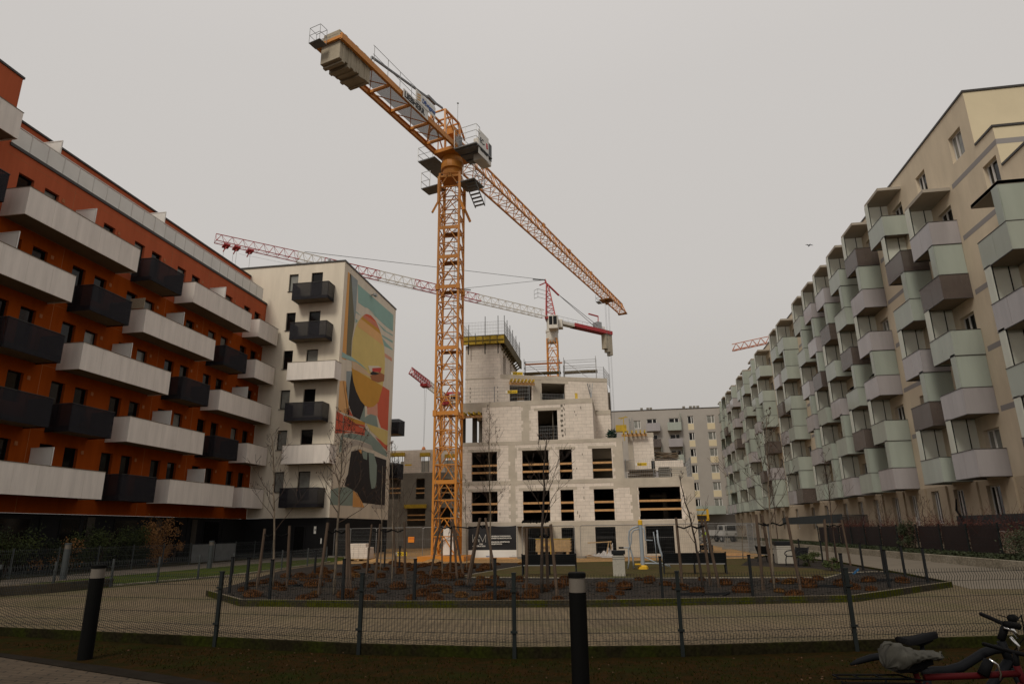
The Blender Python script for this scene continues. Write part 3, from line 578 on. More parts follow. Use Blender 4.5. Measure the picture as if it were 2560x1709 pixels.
def glass_balcony(y, zt, k, near, canopy, mbs=None):
    ln = 2.62; f = zt-1.1; zb = zt-1.42
    sl, gl, sc, po, hr, cn, tm = mbs or tuple(MB() for _ in range(7))
    sl.box(XC+.05, y+.05, f-.24, XR-.003, y+ln-.05, f); sl.box(XC+.06, y+.06, zb+.02, XC+.3, y+ln-.06, f-.24)
    for a, b in ((y, y+ln/2-.01), (y+ln/2+.01, y+ln)): gl.box(XC, a, zb, XC+.03, b, zt, 0)
    gl.box(XC+.035, y, zb, XR-.01, y+.03, zt, 0); gl.box(XC+.035, y+ln-.03, zb, XR-.01, y+ln, zt, 0)
    for p in ((XC-.02, y-.02, XC+.05, y+ln+.02), (XC+.055, y-.02, XR-.02, y+.05), (XC+.055, y+ln-.05, XR-.02, y+ln+.02)): hr.box(p[0], p[1], zt+.002, p[2], p[3], zt+.035); tm.box(p[0]+(.012 if p[0] < XC else 0), p[1]+.012, zb-.035, p[2], p[3]-.012, zb-.002)
    ys = y+.05 if near else y+ln-.05; c = f+3.33-.26; sg = 1 if near else -1
    sc.box(XC+.04, ys-.015, zt+.04 if near else f, XR-.02, ys+.015, c-.02)
    sc.box(XC, min(ys, ys+sg*.55), zt+.04, XC+.03, max(ys, ys+sg*.55), c-.02)
    po.box(XC+.04, ys+sg*.56, f, XC+.08, ys+sg*.60, c); po.box(XR-.5, ys+sg*.03, f, XR-.46, ys+sg*.07, c)
    if canopy: cn.box(XC+.05, y+.02, c, XR-.003, y+ln-.02, c+.2)
    if mbs: return
    b = sl.build('balcony', 'slab_under', rb); hr.build('handrail', 'trim', b); tm.build('bottom_trim', 'trim', b); gl.build('glass_panel', GM[k], b); q = sc.build('privacy_screen', 'screen_glass' if near else 'screen_far_lifted', b); po.build('screen_post', 'frame_dark', b)
    if canopy: cn.build('canopy', 'slab', b)
far = None; fm = {k: tuple(MB() for _ in range(7)) for k in 'GPB'}
for i, L, y, k, nr, top in bal:
    if i >= 16: glass_balcony(y, TOP[L], k, nr, top, fm[k])
    else: glass_balcony(y, TOP[L], k, nr, top)
o = MB(); 
for j, k in enumerate('GPB'):
    for q, b_ in enumerate(fm[k]): o.add(b_.v, b_.f, [4, j, 0, 3, 3, 4, 3][q])
o = o.build('balcony', ['green_glass', 'lilac_glass', 'brown_glass', 'frame_dark', 'slab'], rb); o['kind'] = 'stuff'
# canopy stub beside the nearest stack
mb = MB(); mb.box(XC+.05, 31.77, 17.55, XR-.003, 34.35, 17.75); mb.build('balcony_canopy', 'slab', rb)
mb = MB()

# ================================================================ FAR GREY BUILDING
YG = 130
gb = thing('apartment_building', 'distant grey apartment building closing the street with yellow panels under its windows', 'building', (8, YG, 0))
rf = [(x0, x1, z, z+1.5) for x0, x1 in ((13.15, 14.25), (16.75, 18.2)) for z in (21.2, 18.0, 14.9, 11.8, 8.6, 5.6)]+[(x0, x0+1.9, z, z+2.1) for x0 in (5.4, 9.6) for z in (20.3, 17.2, 14.1, 11.0, 7.9)]+[(2.9, 4.2, 20.6, 22.2), (2.9, 4.2, 17.5, 19.1)]
mb = MB(); wall(mb, (0, YG, 0), X3, -Y3, -14, 24, 4.3, 24.1, rf, .2); mb.poly([(-14, YG, 0), (-14, YG+12, 0), (-14, YG+12, 24.1), (-14, YG, 24.1)][::-1]); mb.box(-14, YG+3, 0, 24, YG+12, 4.3)
mb.build('wall', 'grey_wall', gb)
mb = MB(); mb.box(-14.1, YG-.08, 24.1, 24, YG+12, 24.25); mb.build('roof', 'trim', gb)
mb = MB()
for x in (4.4, 5.6, 6.2, 12.6, 13.9, 14.6, 15.3): mb.box(x, YG+2, 24.25, x+.5, YG+2.5, 25.0)
mb.build('chimney', 'concrete_dark', gb)
for r in rf: window(gb, (0, YG, 0), X3, -Y3, r, .16, 'frame_white', 'glass_pale' if r[0] % 1 > .7 else 'glass', .1, mull=(r[0]+r[1])/2+.15)
for x0, x1 in ((13.15, 14.25), (16.75, 18.2)):
    for z in (21.2, 18.0, 14.9, 11.8, 8.6): mb = MB(); mb.box(x0, YG-.01, z-1.2, x1, YG, z-.02); mb.build('window_panel', 'yellow_wall', gb)
for x0 in (5.2, 9.2):
    for z, k in zip((20.2, 17.1, 14.0, 10.9, 7.8), 'GPGPG' if x0 > 6 else 'PBGPG'):
        mb = MB(); mb.box(x0+.05, YG-1.3, z-.3, x0+2.55, YG-.003, z-.1); b = mb.build('balcony', 'slab', gb)
        mb = MB(); mb.box(x0, YG-1.35, z-.35, x0+2.6, YG-1.31, z+1.2); mb.box(x0+2.55, YG-1.305, z-.35, x0+2.59, YG-.01, z+(3.0 if (z*10) % 2 > 1 or k == 'G' else 1.2)); mb.build('glass_panel', GM[k], b)
mb = MB(); mb.box(10, YG-1.2, 4.25, 18.5, YG-.9, 5.75); mb.build('glass_parapet', 'green_glass', gb)
mb = MB(); mb.box(10, YG-.9, 4.2, 18.5, YG+2.9, 4.29); mb.build('passage_ceiling', 'concrete_dark', gb)

for y in (38.6, 42.4, 46.2, 49.3, 52.9, 57.0): mb = MB(); mb.box(XR-.12, y, 0.3, XR-.003, y+.9, 4.18); mb.build('pilaster', 'facade_low', rb)
# reed mat tied above a white balcony of the orange building
mb = MB()
for i in range(12): mb.box(XO+.3, 33.98, 15.2+.055*i, XF-.15, 34.02, 15.2+.055*i+.05)
tag(mb.build('reed_mat', 'reed'), 'woven reed mat standing at the near end of a white balcony on the orange building', 'reed mat')
# ================================================================ UNFINISHED BUILDING
YC = 47.0
cb = thing('unfinished_building', 'unfinished white block building with grey concrete frame and open window holes', 'building', (-3, YC, 0))
O2 = [(-10.69, -8.81, 5.22, 7.3), (-6.98, -5.08, 5.22, 7.31), (-4.3, -3.42, 5.22, 7.31), (-1.98, -.62, 5.22, 7.3)]
O1 = [(-10.67, -8.79, 2.4, 4.48), (-6.97, -5.06, 2.4, 4.48), (-4.31, -3.4, 2.4, 4.50), (-1.99, -.62, 2.4, 4.5), (1.07, 3.87, 2.42, 4.56)]
O0 = [(-10.3, -8.6, 0, 1.95), (-6.89, -5.09, 0, 1.95), (-4.32, -3.4, 0, 1.95), (-2.0, -.63, .2, 1.97), (1.37, 3.25, .2, 2.0)]
O3 = [(-5.78, -4.36, 8.02, 10.15)]
bl = MB(); co = MB(); DP = .26
wall(bl, (0, YC, 0), X3, -Y3, -11.5, 4.82, 2.38, 4.93, O1, DP); wall(bl, (0, YC, 0), X3, -Y3, -11.5, .16, 5.2, 7.73, O2, DP); wall(bl, (0, YC, 0), X3, -Y3, -9.9, -1.8, 8.0, 10.6, O3, DP)
wall(co, (0, YC, 0), X3, -Y3, -11.5, 4.82, 0, 2.06, O0, .3)
# side walls towards the street and inner skins
for x, y0, y1, z0, z1 in ((4.82, YC, 59, 0, 4.93), (.16, YC, 52, 5.2, 7.73), (-1.8, YC, 52.4, 8.0, 10.6)): bl.poly([(x, y0, z0), (x, y1, z0), (x, y1, z1), (x, y0, z1)])
bl.poly([(-2.6, 52.4, 8.0), (-.62, 52.4, 8.0), (-.62, 52.4, 10.95), (-2.6, 52.4, 10.95)]); bl.poly([(-.62, 52.4, 8.0), (-.62, 59, 8.0), (-.62, 59, 10.95), (-.62, 52.4, 10.95)])
# top storey: skewed wall, then the stair tower
T0 = Vector((-8.94, 49.4, 0)); TU = Vector((.929, .370, 0)); TN = Vector((.370, -.929, 0))
wall(bl, T0, TU, TN, 0, 8.8, 10.93, 13.27, [(.72, 2.5, 11.0, 12.75), (3.3, 5.25, 11.0, 13.0)], DP)
bl.poly([(-11.77, 49.4, 10.93), (-8.94, 49.4, 10.93), (-8.94, 49.4, 16.05), (-11.77, 49.4, 16.05)])
wall(bl, (-8.94, 0, 0), Y3, X3, 49.4, 57.6, 13.55, 16.05, [(50.6, 51.9, 13.9, 15.6), (54.0, 54.8, 13.9, 15.6)], DP); bl.poly([(-11.77, 49.4, 10.93), (-11.77, 49.4, 16.05), (-11.77, 57.6, 16.05), (-11.77, 57.6, 10.93)])
bl.poly([(T0+TU*8.8+Z3*10.93)[:], (T0+TU*8.8+Vector((0, 6.3, 10.93)))[:], (T0+TU*8.8+Vector((0, 6.3, 13.27)))[:], (T0+TU*8.8+Z3*13.27)[:]])
# low wall and pier on the right terrace
bl.box(.98, 50, 6.0, 2.45, 50.3, 8.65); bl.box(2.2, 50, 5.9, 4.5, 50.25, 6.62)
bl.build('block_wall', 'block', cb)
# slabs and beams
for x0, x1, y1, z0, z1 in ((-11.55, 4.87, 59, 2.06, 2.38), (-11.55, 4.87, 59, 4.93, 5.2), (-11.55, .2, 59, 7.73, 8.0), (-11.6, -1.78, 59, 10.58, 10.93)): co.box(x0, YC-.015, z0, x1, y1, z1)
co.box(-11.6, YC-.013, 9.75 if False else 10.18, -9.9, YC+.25, 10.58); co.box(-2.6, 52.37, 10.6, -.60, 52.8, 10.93)
co.obox(T0+TU*4.4+TN*(-.1)+Z3*13.42, TU*4.42, TN*.12, Z3*.16); co.prism([(-11.7, 49.5), (-8.9, 49.6), (-.9, 52.8), (-.8, 59), (-11.7, 59)], 13.30, 13.55)
co.box(-11.79, 49.38, 13.28, -9.4, 49.4, 13.36)
co.box(-11.77, 57.6, 10.93, -8.94, 57.8, 16.05); co.box(.24, 50, 5.9, .95, 50.2, 6.7); co.box(.6, 50.1, 6.72, .95, 50.4, 8.5); co.box(.9, 49.98, 8.40, 2.5, 50.32, 8.7)
# right column band of the lower floors, ground floor piers
co.box(4.35, YC-.012, 2.38, 4.83, YC+.3, 4.93); co.box(-.26, YC-.012, 5.2, .17, YC+.3, 7.73); co.box(-.6+.0, YC-.011, 4.58, 4.35, YC+.2, 4.93)
for x in (-11.5, -7.6, -3.0): co.box(x, YC-.012, 2.38, x+.12, YC+.2, 2.4)
rr = random.Random(3)
def toothed(x0, x1, z0, z1, nx=0):
    z = z0
    while z < z1-.05:
        h = min(.245, z1-z); a = rr.choice((0, .13)); b = rr.choice((0, .13)); co.box(x0-a, YC-.010-.001*nx, z, x1+b, YC+.1, z+h); z += .245
toothed(-7.84, -7.49, 2.38, 7.73); toothed(-6.86, -6.42, 8.0, 10.58); toothed(.62, .98, 2.38, 4.6); toothed(-.42, -.24, 5.2, 7.4); toothed(-11.5, -11.36, 2.38, 7.73); toothed(4.2, 4.36, 2.38, 4.6)
for a, b, c, d in O1[:4]+O2+O3: co.box(a-.28, YC-.008, d, b+.28, YC+.2, d+.2)
co.obox(T0+TU*4.27-TN*.1+Z3*13.1, TU*1.25, TN*.108, Z3*.1); toothed_x = T0
z = 10.93
while z < 13.2: a = rr.uniform(.30, .42); co.obox(T0+TU*2.95-TN*.1+Z3*(z+.12), TU*a, TN*.106, Z3*.123); z += .245
co.build('concrete_frame', 'concrete', cb)
ins = MB()
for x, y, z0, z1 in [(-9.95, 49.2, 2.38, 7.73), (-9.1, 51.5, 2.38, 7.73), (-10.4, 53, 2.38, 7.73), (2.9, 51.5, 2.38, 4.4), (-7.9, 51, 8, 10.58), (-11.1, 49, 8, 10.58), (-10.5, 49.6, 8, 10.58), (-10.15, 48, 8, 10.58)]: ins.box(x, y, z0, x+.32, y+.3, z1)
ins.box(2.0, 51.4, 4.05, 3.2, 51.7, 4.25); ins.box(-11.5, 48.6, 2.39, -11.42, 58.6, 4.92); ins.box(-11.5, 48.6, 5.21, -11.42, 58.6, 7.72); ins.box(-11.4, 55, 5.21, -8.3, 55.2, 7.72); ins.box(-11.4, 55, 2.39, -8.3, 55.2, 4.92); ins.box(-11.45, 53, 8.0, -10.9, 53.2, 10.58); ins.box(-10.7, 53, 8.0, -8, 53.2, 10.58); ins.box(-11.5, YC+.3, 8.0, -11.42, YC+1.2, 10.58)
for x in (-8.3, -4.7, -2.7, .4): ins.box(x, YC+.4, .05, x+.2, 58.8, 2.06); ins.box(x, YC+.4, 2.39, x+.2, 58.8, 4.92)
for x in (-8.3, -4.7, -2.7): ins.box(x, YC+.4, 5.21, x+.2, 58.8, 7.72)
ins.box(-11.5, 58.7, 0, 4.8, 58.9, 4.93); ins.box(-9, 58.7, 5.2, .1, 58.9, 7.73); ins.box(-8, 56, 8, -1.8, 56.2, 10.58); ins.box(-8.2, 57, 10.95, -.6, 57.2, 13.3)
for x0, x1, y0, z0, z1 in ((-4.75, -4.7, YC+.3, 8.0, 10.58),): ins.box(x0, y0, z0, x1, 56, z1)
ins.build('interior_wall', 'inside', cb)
for n_, (rs, hs) in enumerate(((O1, (.60, 1.16)), (O2, (.52, 1.02)))):
    for a, b, c, d in rs:
        for h in hs:
            mb = MB(); mb.box(a-.06, YC+.02+.0*n_, c+h, b+.06, YC+.06, c+h+.14); mb.build('guard_plank', 'plank', cb)
mb = MB()
for i in range(26):
    x = rr.choice((-4.0, -3.05, -2.6, .2, -8.6, 1.3))+rr.uniform(-.15, .15); z = rr.choice((2.6, 5.4, 8.2))+.245*rr.randint(0, 8)
    if x > .1 and z > 4.8: continue
    if x > -1.8 and z > 7.7: continue
    if any(a-.1 < x < b+.1 and c < z < d for a, b, c, d in O1+O2+O3): continue
    mb.box(x, YC-.004, z, x+.05, YC+.05, z+rr.choice((.12, .2)))
for z in [8.2+.36*i for i in range(7)]: mb.box(-4.1+rr.uniform(-.05, .05), YC-.004, z, -4.05+.1, YC+.05, z+.18); mb.box(-3.85, YC-.004, z+.1, -3.8, YC+.05, z+.25)
for z in [11.1+.3*i for i in range(7)]: mb.obox(T0+TU*(7.3+rr.uniform(-.06, .06))+TN*.003+Z3*z, TU*.03, TN*.004, Z3*.1)
for z in [11.1+.34*i for i in range(5)]: mb.box(-11.4, 49.396, z, -11.34, 49.41, z+.18); mb.box(-9.2, 49.396, z, -9.14, 49.41, z+.16)
mb.build('missing_block', 'inside', cb)
# canopy over the site entrance, with crumpled tarpaulin
mb = MB(); mb.box(-7.45, YC-1.2, 2.08, -4.95, YC-.02, 2.24); mb.build('entrance_canopy', 'concrete', cb)
tp = MB(); P_ = []
for i in range(22): P_.append((-6.9+i*.085, YC-1.1+.1*math.sin(i*2.1), 2.30+.10*abs(math.sin(i*1.3))))
tp.tube(P_, [.05+.05*abs(math.sin(i*1.9)) for i in range(22)], 6); tag(tp.build('tarpaulin', 'black', smooth=True), 'crumpled black plastic sheet on the concrete canopy over the site entrance', 'tarpaulin')
# shoring: yellow joists over the openings
def shoring(x0, x1, y, z, n, name='formwork', label='', u=X3, nrm=-Y3, o=None):
    t = thing(name, label, 'formwork', o or ((x0+x1)/2, y, z)); o_ = Vector((0, y, 0)) if o is None else Vector(o)
    mb = MB()
    mb.obox(o_+u*((x0+x1)/2)+nrm*.35+Z3*(z+.06 if o is None else .06), u*((x1-x0)/2), nrm*.05, Z3*.09); mb.build('beam', 'form_dark' if n < 5 else 'plank', t)
    for i in range(n):
        a = x0+(x1-x0)*(i+.5)/n; mb = MB(); mb.obox(o_+u*a+nrm*.2+Z3*((z if o is None else 0)+.27), u*.045, nrm*.55, Z3*.10); mb.build('joist', 'form_yellow' if n > 4 else 'form_dark', t)
shoring(-11.7, -9.85, YC, 9.78, 5, label='yellow joists shoring the slab over the open corner bay beside the crane mast')
shoring(.62, 2.65, T0.y, 0, 7, label='yellow joists shoring the slab above the upper left opening of the top storey', u=TU, nrm=TN, o=tuple(T0+Z3*12.75))
shoring(.15, 2.0, 50, 8.45, 6, label='fan of yellow joists shoring the small slab on the right terrace')
t = thing('formwork', 'yellow formwork band round the top of the stair tower', 'formwork', (-10.3, 49.2, 16))
for i in range(6):
    x = -12.05+i*.58; mb = MB(); mb.box(x+.01, 49.05, 16.05, x+.57, 49.2, 16.68); f = mb.build('panel', 'form_yellow', t); mb = MB(); mb.box(x+.04, 49.0, 16.3, x+.54, 49.049, 16.36); mb.box(x, 49.0, 16.1, x+.05, 49.049, 16.66); mb.build('rib', 'form_dark', f)
mb = MB(); mb.box(-12.05, 49.04, 16.685, -8.5, 57.9, 16.74); mb.box(-8.6, 49.25, 16.0, -8.5, 57.9, 16.68)
for i in range(10): mb.obox((-8.75, 50+i*.8, 15.85), (.25, 0, .18), (0, .04, 0), (-.03, 0, .05))
mb.build('deck', 'form_dark', t); mb = MB()
for x in (-11.45, -10.1, -9.05): mb.bar((x, 49.0, 15.2), (x, 49.0, 16.1), .07)
mb.build('bracket', 'black', t)
# safety cage of posts and wire mesh
def guard(name, label, pts, z0, h, pst=None, vs=.12, hs=.25, cat='safety fence', grp=None, pm='galv_dark', ph=None):
    t = thing(name, label, cat, (*pts[0], z0), grp); mb = MB()
    for a, b in zip(pts, pts[1:]):
        A, B = Vector((*a, z0)), Vector((*b, z0)); L = (B-A).length; n = max(1, int(L/vs))
        for i in range(n+1):
            p = A+(B-A)*i/n; mb.bar(p+Z3*.05, p+Z3*h, .009)
        k = int(h/hs)
        for j in range(k+1): mb.bar(A+Z3*(.05+j*(h-.05)/k), B+Z3*(.05+j*(h-.05)/k), .012)
    mb.build('wire_mesh', 'galv', t)
    for p in (pst or pts): mb = MB(); mb.bar((*p, z0-.1), (*p, z0+(ph or h+.05)), .05); mb.build('post', pm, t)
    return t
guard('safety_fence', 'tall wire mesh guard with posts round the top of the stair tower', [(-8.55, 57.5), (-8.55, 49.1), (-12.0, 49.1), (-12.0, 57.5)], 16.72, 1.15, [(-12, 49.1), (-11.9, 51), (-11.9, 53.5), (-10.1, 49.05), (-9.05, 49.05), (-8.55, 49.1), (-8.55, 50.4), (-8.55, 51.8), (-8.55, 53.2), (-8.55, 55), (-8.55, 57)], ph=1.6)
guard('safety_fence', 'low wire mesh guard on the ledge below the top storey, left part', [(-11.4, 47.15), (-9.0, 47.15), (-6.4, 47.15)], 10.93, 1.15)
guard('safety_fence', 'wire mesh guard across the large upper opening of the top storey', [(-5.9, 50.3), (-4.2, 51.0)], 10.93, 1.15)
guard('safety_fence', 'wire mesh guard inside the tall middle opening', [(-5.78, 47.35), (-4.36, 47.35)], 8.0, 1.05)
guard('safety_fence', 'wire mesh guard along the right terrace edge', [(.3, 47.1), (2.2, 47.1), (4.7, 47.1), (4.7, 51)], 5.2, 1.25)
guard('safety_fence', 'wire mesh guard at the right end of the roof', [(-4.2, 52), (-1.0, 53.2), (-.6, 56)], 13.55, 1.1)
def sign(label, org, xd, w_, h_, txt, txt2, m='sign_yellow'):
    t = thing('rental_sign', label, 'sign', org); x = Vector(xd).normalized(); n = x.cross(Z3); o = Vector(org)
    mb = MB(); mb.obox(o+x*w_/2+Z3*h_/2, x*w_/2, n*.008, Z3*h_/2); mb.build('board', m, t)
    mb = MB(); mb.obox(o+x*w_*.08+Z3*h_/2+n*.011, x*w_*.075, n*.002, Z3*h_*.45); mb.build('logo', 'sign_white', t)
    text(txt, h_*.75, o+x*w_*.17+Z3*h_*.22+n*.012, x, Z3, 'ink_black', t, depth=.002, bold=.01); text(txt2, h_*.55, o+x*w_*.56+Z3*h_*.28+n*.012, x, Z3, 'ink_black', t, depth=.002)
    return t
sign('yellow hire sign hanging on the mesh at the roof edge beside the stair tower', (-8.2, 49.9, 13.62), (1, .3, 0), .95, .24, 'TLC', 'rental')
sign('yellow hire sign on the mesh below the top storey opening', (-8.15, 47.1, 11.55), X3, .88, .23, 'TLC', 'rental')
sign('yellow hire sign on the right terrace mesh', (.98, 47.06, 6.02), X3, .78, .21, 'TLC', 'rental')
sign('yellow hire sign low on the site fence left of the crane', (-15.1, 43.85, .28), X3, .78, .24, 'TLC', 'rental')
# scaffolds on the roof
def scaffold(x0, x1, y, z, label, red=False):
    t = thing('scaffold', label, 'scaffold', ((x0+x1)/2, y, z), 'scaffold frames on the unfinished roof'); mb = MB(); yb = y+.8
    for x in (x0, x1):
        for yy in (y, yb): mb.bar((x, yy, z), (x, yy, z+2.9), .05)
        for h in (.5, 1.0, 1.5, 2.1, 2.6): mb.bar((x, y, z+h), (x, yb, z+h), .04)
        mb.bar((x, y, z+2.5), (x, yb, z+2.8), .04)
    for yy in (y, yb):
        for h in (.9, 2.1, 2.6): mb.bar((x0, yy, z+h), (x1, yy, z+h), .035)
    mb.bar((x0, y, z+2.6), (x1, y, z+.4), .035); mb.build('frame', 'galv', t)
    mb = MB(); mb.box(x0-.1, y, z+1.55, x1+.1, yb, z+1.66); mb.build('deck', 'form_dark', t)
    if red: mb = MB(); mb.box(x0+.1, y-.03, z+2.3, x1+.3, y-.005, z+2.45); mb.build('toe_board', 'm_brown', t)
scaffold(-8.0, -4.9, 56, 13.55, 'grey tube scaffold with a red board on the roof, left of the red crane mast', True)
scaffold(-4.5, -1.7, 56.2, 13.55, 'grey tube scaffold on the roof, right of the red crane mast')
# materials on the building
tag(MB().obox((-3.05, 49.0, 11.35), (.1, 0, -.01), (0, .03, 0), (-.03, .15, .42)).build('plank', 'form_yellow'), 'short yellow board leaning on the block wall of the upper ledge', 'board')
mb = MB()
for i in range(3): mb.bar((-1.9-.10*i, 51.0, 10.95), (-2.3+.2*i, 51.6, 13.0), .05)
tag(mb.build('steel_prop', 'galv_dark'), 'bundle of steel props leaning at the right end of the upper ledge', 'prop')
def bars(name, label, cat, x0, x1, y, z, h, m, n, d=.4, jit=.06, grp=None):
    mb = MB()
    for i in range(n):
        zz = z+h*rr.random(); yy = y+d*rr.random(); mb.bar((x0+rr.uniform(0, .2), yy, zz+rr.uniform(-jit, jit)), (x1-rr.uniform(0, .2), yy, zz+rr.uniform(-jit, jit)), .05)
    return tag(mb.build(name, m), label, cat, grp)
bars('rebar_heap', 'tangled heap of brown steel bars on the right terrace behind the hire sign', 'rebar', .4, 2.4, 47.4, 5.25, .55, 'rebar', 40)
bars('timber_heap', 'heap of grey timber on the ledge above the right terrace', 'timber', 2.3, 4.3, 50.4, 6.65, .55, 'rebar', 30, jit=.2)
def stack(name, label, x0, x1, y0, y1, z, n, h, m, gap=.03, cat='stack'):
    mb = MB()
    for i in range(n): mb.box(x0+rr.uniform(0, .04), y0, z+i*(h+gap), x1-rr.uniform(0, .04), y1, z+i*(h+gap)+h)
    return tag(mb.build(name, m), label, cat)
stack('formwork_stack', 'stack of dark formwork panels in the middle of the right terrace', 2.55, 3.35, 47.4, 48.4, 5.25, 6, .08, 'concrete_dark', .04)
stack('block_stack', 'pallet of grey blocks at the right end of the terrace', 3.4, 4.45, 47.4, 48.4, 5.22, 5, .13, 'concrete', .012)
tag(MB().box(-.25, 49.6, 8.0+.95, .55, 49.9, 9.3).box(-.25, 49.5, 8.8, .55, 50, 8.94).build('formwork_stack', 'form_yellow'), 'yellow formwork panels stacked above the green net on the ledge', 'stack')
bm = MB()
for i in range(320):
    a = Vector((rr.gauss(0, 1), rr.gauss(0, 1), rr.gauss(0, 1))).normalized()*rr.uniform(.6, 1); p = Vector((-.55, 47.8, 8.36))+Vector((a.x*.36, a.y*.3, a.z*.34)); q = Vector((rr.gauss(0, .04), rr.gauss(0, .04), rr.gauss(0, .04))); r_ = Vector((rr.gauss(0, .1), rr.gauss(0, .1), rr.gauss(0, .1))); bm.poly([p, p+q, p+q+r_, p+r_])
tag(bm.build('net_bundle', 'net_green'), 'bundle of green netting lying on the ledge at the right', 'net')
mb = MB(); mb.bar((.35, 48, 7.9), (.35, 48, 9.6), .055); mb.bar((-.0, 48, 9.55), (.65, 48, 9.6), .05); mb.bar((.1, 48, 9.42), (.55, 48, 9.68), .035)
tag(mb.build('slab_prop', 'form_yellow'), 'yellow forked prop standing on the right ledge', 'prop')
bars('rebar_column', 'upright grey starter bars standing above the pier on the right terrace', 'rebar', .9, 1.0, 50.2, 8.7, .1, 'galv_dark', 2)
mb = MB()
for i in range(7): mb.bar((.75+.06*i, 50.2+.03*(i % 3), 8.5), (.75+.06*i+rr.uniform(-.03, .03), 50.2, 9.75+rr.uniform(-.2, .2)), .025)
tag(mb.build('starter_bars', 'galv_dark'), 'upright steel starter bars beside the far grey building roofline', 'rebar')
# ================================================================ NEIGHBOURING SHELL BEHIND THE CRANE
YN = 75
nb = thing('unfinished_building', 'second unfinished concrete shell behind the yellow crane mast', 'building', (-21, YN, 0))
On = [(-23.65, -22.6, 5.41, 7.76), (-26.85, -25.5, 5.47, 7.76), (-24.6, -22.45, 2.42, 4.35), (-20.6, -19.0, 5.4, 7.6), (-20.8, -19.2, 2.4, 4.4), (-18.2, -17, 5.4, 7.6)]
Ou = [(-27.5, -25.2, 8.45, 10.6), (-23.15, -22.1, 8.45, 10.6), (-20.3, -18.6, 8.45, 10.4)]
mb = MB(); wall(mb, (0, YN, 0), X3, -Y3, -30, -14, 0, 8.1, On, .25, 0); wall(mb, (0, YN, 0), X3, -Y3, -30, -14, 8.4, 11.05, Ou, .25, 1); mb.box(-30.02, YN-.02, 8.1, -13.98, 87, 8.4); mb.poly([(-14, YN, 0), (-14, 87, 0), (-14, 87, 8.1), (-14, YN, 8.1)])
mb.build('wall', ['concrete_dark', 'block'], nb)
mb = MB(); mb.box(-30, 80, 0, -14.1, 80.2, 8.05); mb.box(-30, YN+.3, 5.0, -14.1, 80, 5.25); mb.box(-28, 82, 8.4, -14.2, 82.2, 10.5); mb.build('interior_wall', 'inside', nb)
for a, b, c, d in On[:3]+On[3:4]:
    for h in (.62, 1.15): mb = MB(); mb.box(a-.05, YN+.03, c+h, b+.05, YN+.08, c+h+.14); mb.build('guard_plank', 'plank', nb)
for a, b, z in ((-27.4, -25.1, 10.35), (-23.2, -22.0, 10.25), (-24.9, -22.3, 4.4), (-20.2, -18.7, 10.0)): mb = MB(); mb.box(a, YN-.35, z, b, YN+.2, z+.42); mb.build('formwork_panel', 'form_yellow', nb)
mb = MB()
for x in (-27, -26.5, -26, -25.5, -23.0, -22.8, -22.3, -20, -19.5, -19, -18.8): mb.bar((x, YN+.3, 8.4), (x, YN+.3, 10.4), .06)
mb.build('steel_prop', 'galv_dark', nb)
tag(MB().box(-24.9, YN-.5, 9.2, -24.1, YN-.46, 9.38).build('rental_sign', 'sign_yellow'), 'tiny yellow sign on the white wall behind the crane', 'sign')
# ================================================================ TOWER CRANES
def vlat(mb, c, hw, z0, z1, n, ch, br, m=0, ax=None):
    """square mast with a horizontal and an inverted V on each face of every bay"""
    x, y = c; cs = [(x-hw, y-hw), (x+hw, y-hw), (x+hw, y+hw), (x-hw, y+hw)]
    for a in cs: mb.bar((*a, z0), (*a, z1), ch, m=m)
    for i in range(n):
        a, b = z0+(z1-z0)*i/n, z0+(z1-z0)*(i+1)/n
        for k in range(4):
            p, q = cs[k], cs[(k+1) % 4]; mid = ((p[0]+q[0])/2, (p[1]+q[1])/2)
            mb.bar((*p, b), (*q, b), br, m=m); mb.bar((*p, a), (*mid, b), br, m=m); mb.bar((*q, a), (*mid, b), br, m=m)
def tri_jib(mb, p, q, hw0, hw1, h0, h1, n, ch, br, m=0, up=1):
    """triangular jib: two bottom chords, one top chord"""
    p, q = Vector(p), Vector(q); d = q-p; s_ = d.cross(Z3).normalized(); L = lambda t, k: p+d*t+s_*(hw0+(hw1-hw0)*t)*k; T = lambda t: p+d*t+Z3*(h0+(h1-h0)*t)*up
    for k in (-1, 1): mb.bar(L(0, k), L(1, k), ch, m=m)
    mb.bar(T(0), T(1), ch, m=m)
    for i in range(n):
        a, b, c = i/n, (i+1)/n, (i+.5)/n
        for k in (-1, 1): mb.bar(L(a, k), T(c), br, m=m); mb.bar(L(b, k), T(c), br, m=m)
        mb.bar(L(a, -1), L(a, 1), br, m=m); mb.bar(L(a, -1), L(b, 1), br*.8, m=m); mb.bar(L(a, 1), L(c, 0), br*.6, m=m)
    mb.bar(L(1, -1), L(1, 1), br, m=m); mb.bar(L(1, -1), T(1), br, m=m); mb.bar(L(1, 1), T(1), br, m=m)
CM = Vector((-11.45, 43.2, 0)); ca = R(17); CD = Vector((math.sin(ca), math.cos(ca), 0)); CR = Vector((CD.y, -CD.x, 0))
K = lambda s_, r_, z: CM+CD*s_+CR*r_+Z3*z
cr1 = thing('tower_crane', 'tall orange yellow flat top tower crane standing in front of the unfinished building', 'crane', CM)
mb = MB(); vlat(mb, (CM.x, CM.y), .75, .35, 27.6, 24, .135, .06)
mb.box(CM.x-1.5, CM.y-1.5, 0, CM.x+1.5, CM.y+1.5, .3)
for i in range(24):
    z = .35+27.25*i/24; p, q = ((-1, -1), (1, 1)) if i % 2 else ((1, -1), (-1, 1)); mb.bar((CM.x+p[0]*.75, CM.y+p[1]*.75, z), (CM.x+q[0]*.75, CM.y+q[1]*.75, z), .05)
mb.build('mast', 'crane_orange', cr1)
mb = MB()
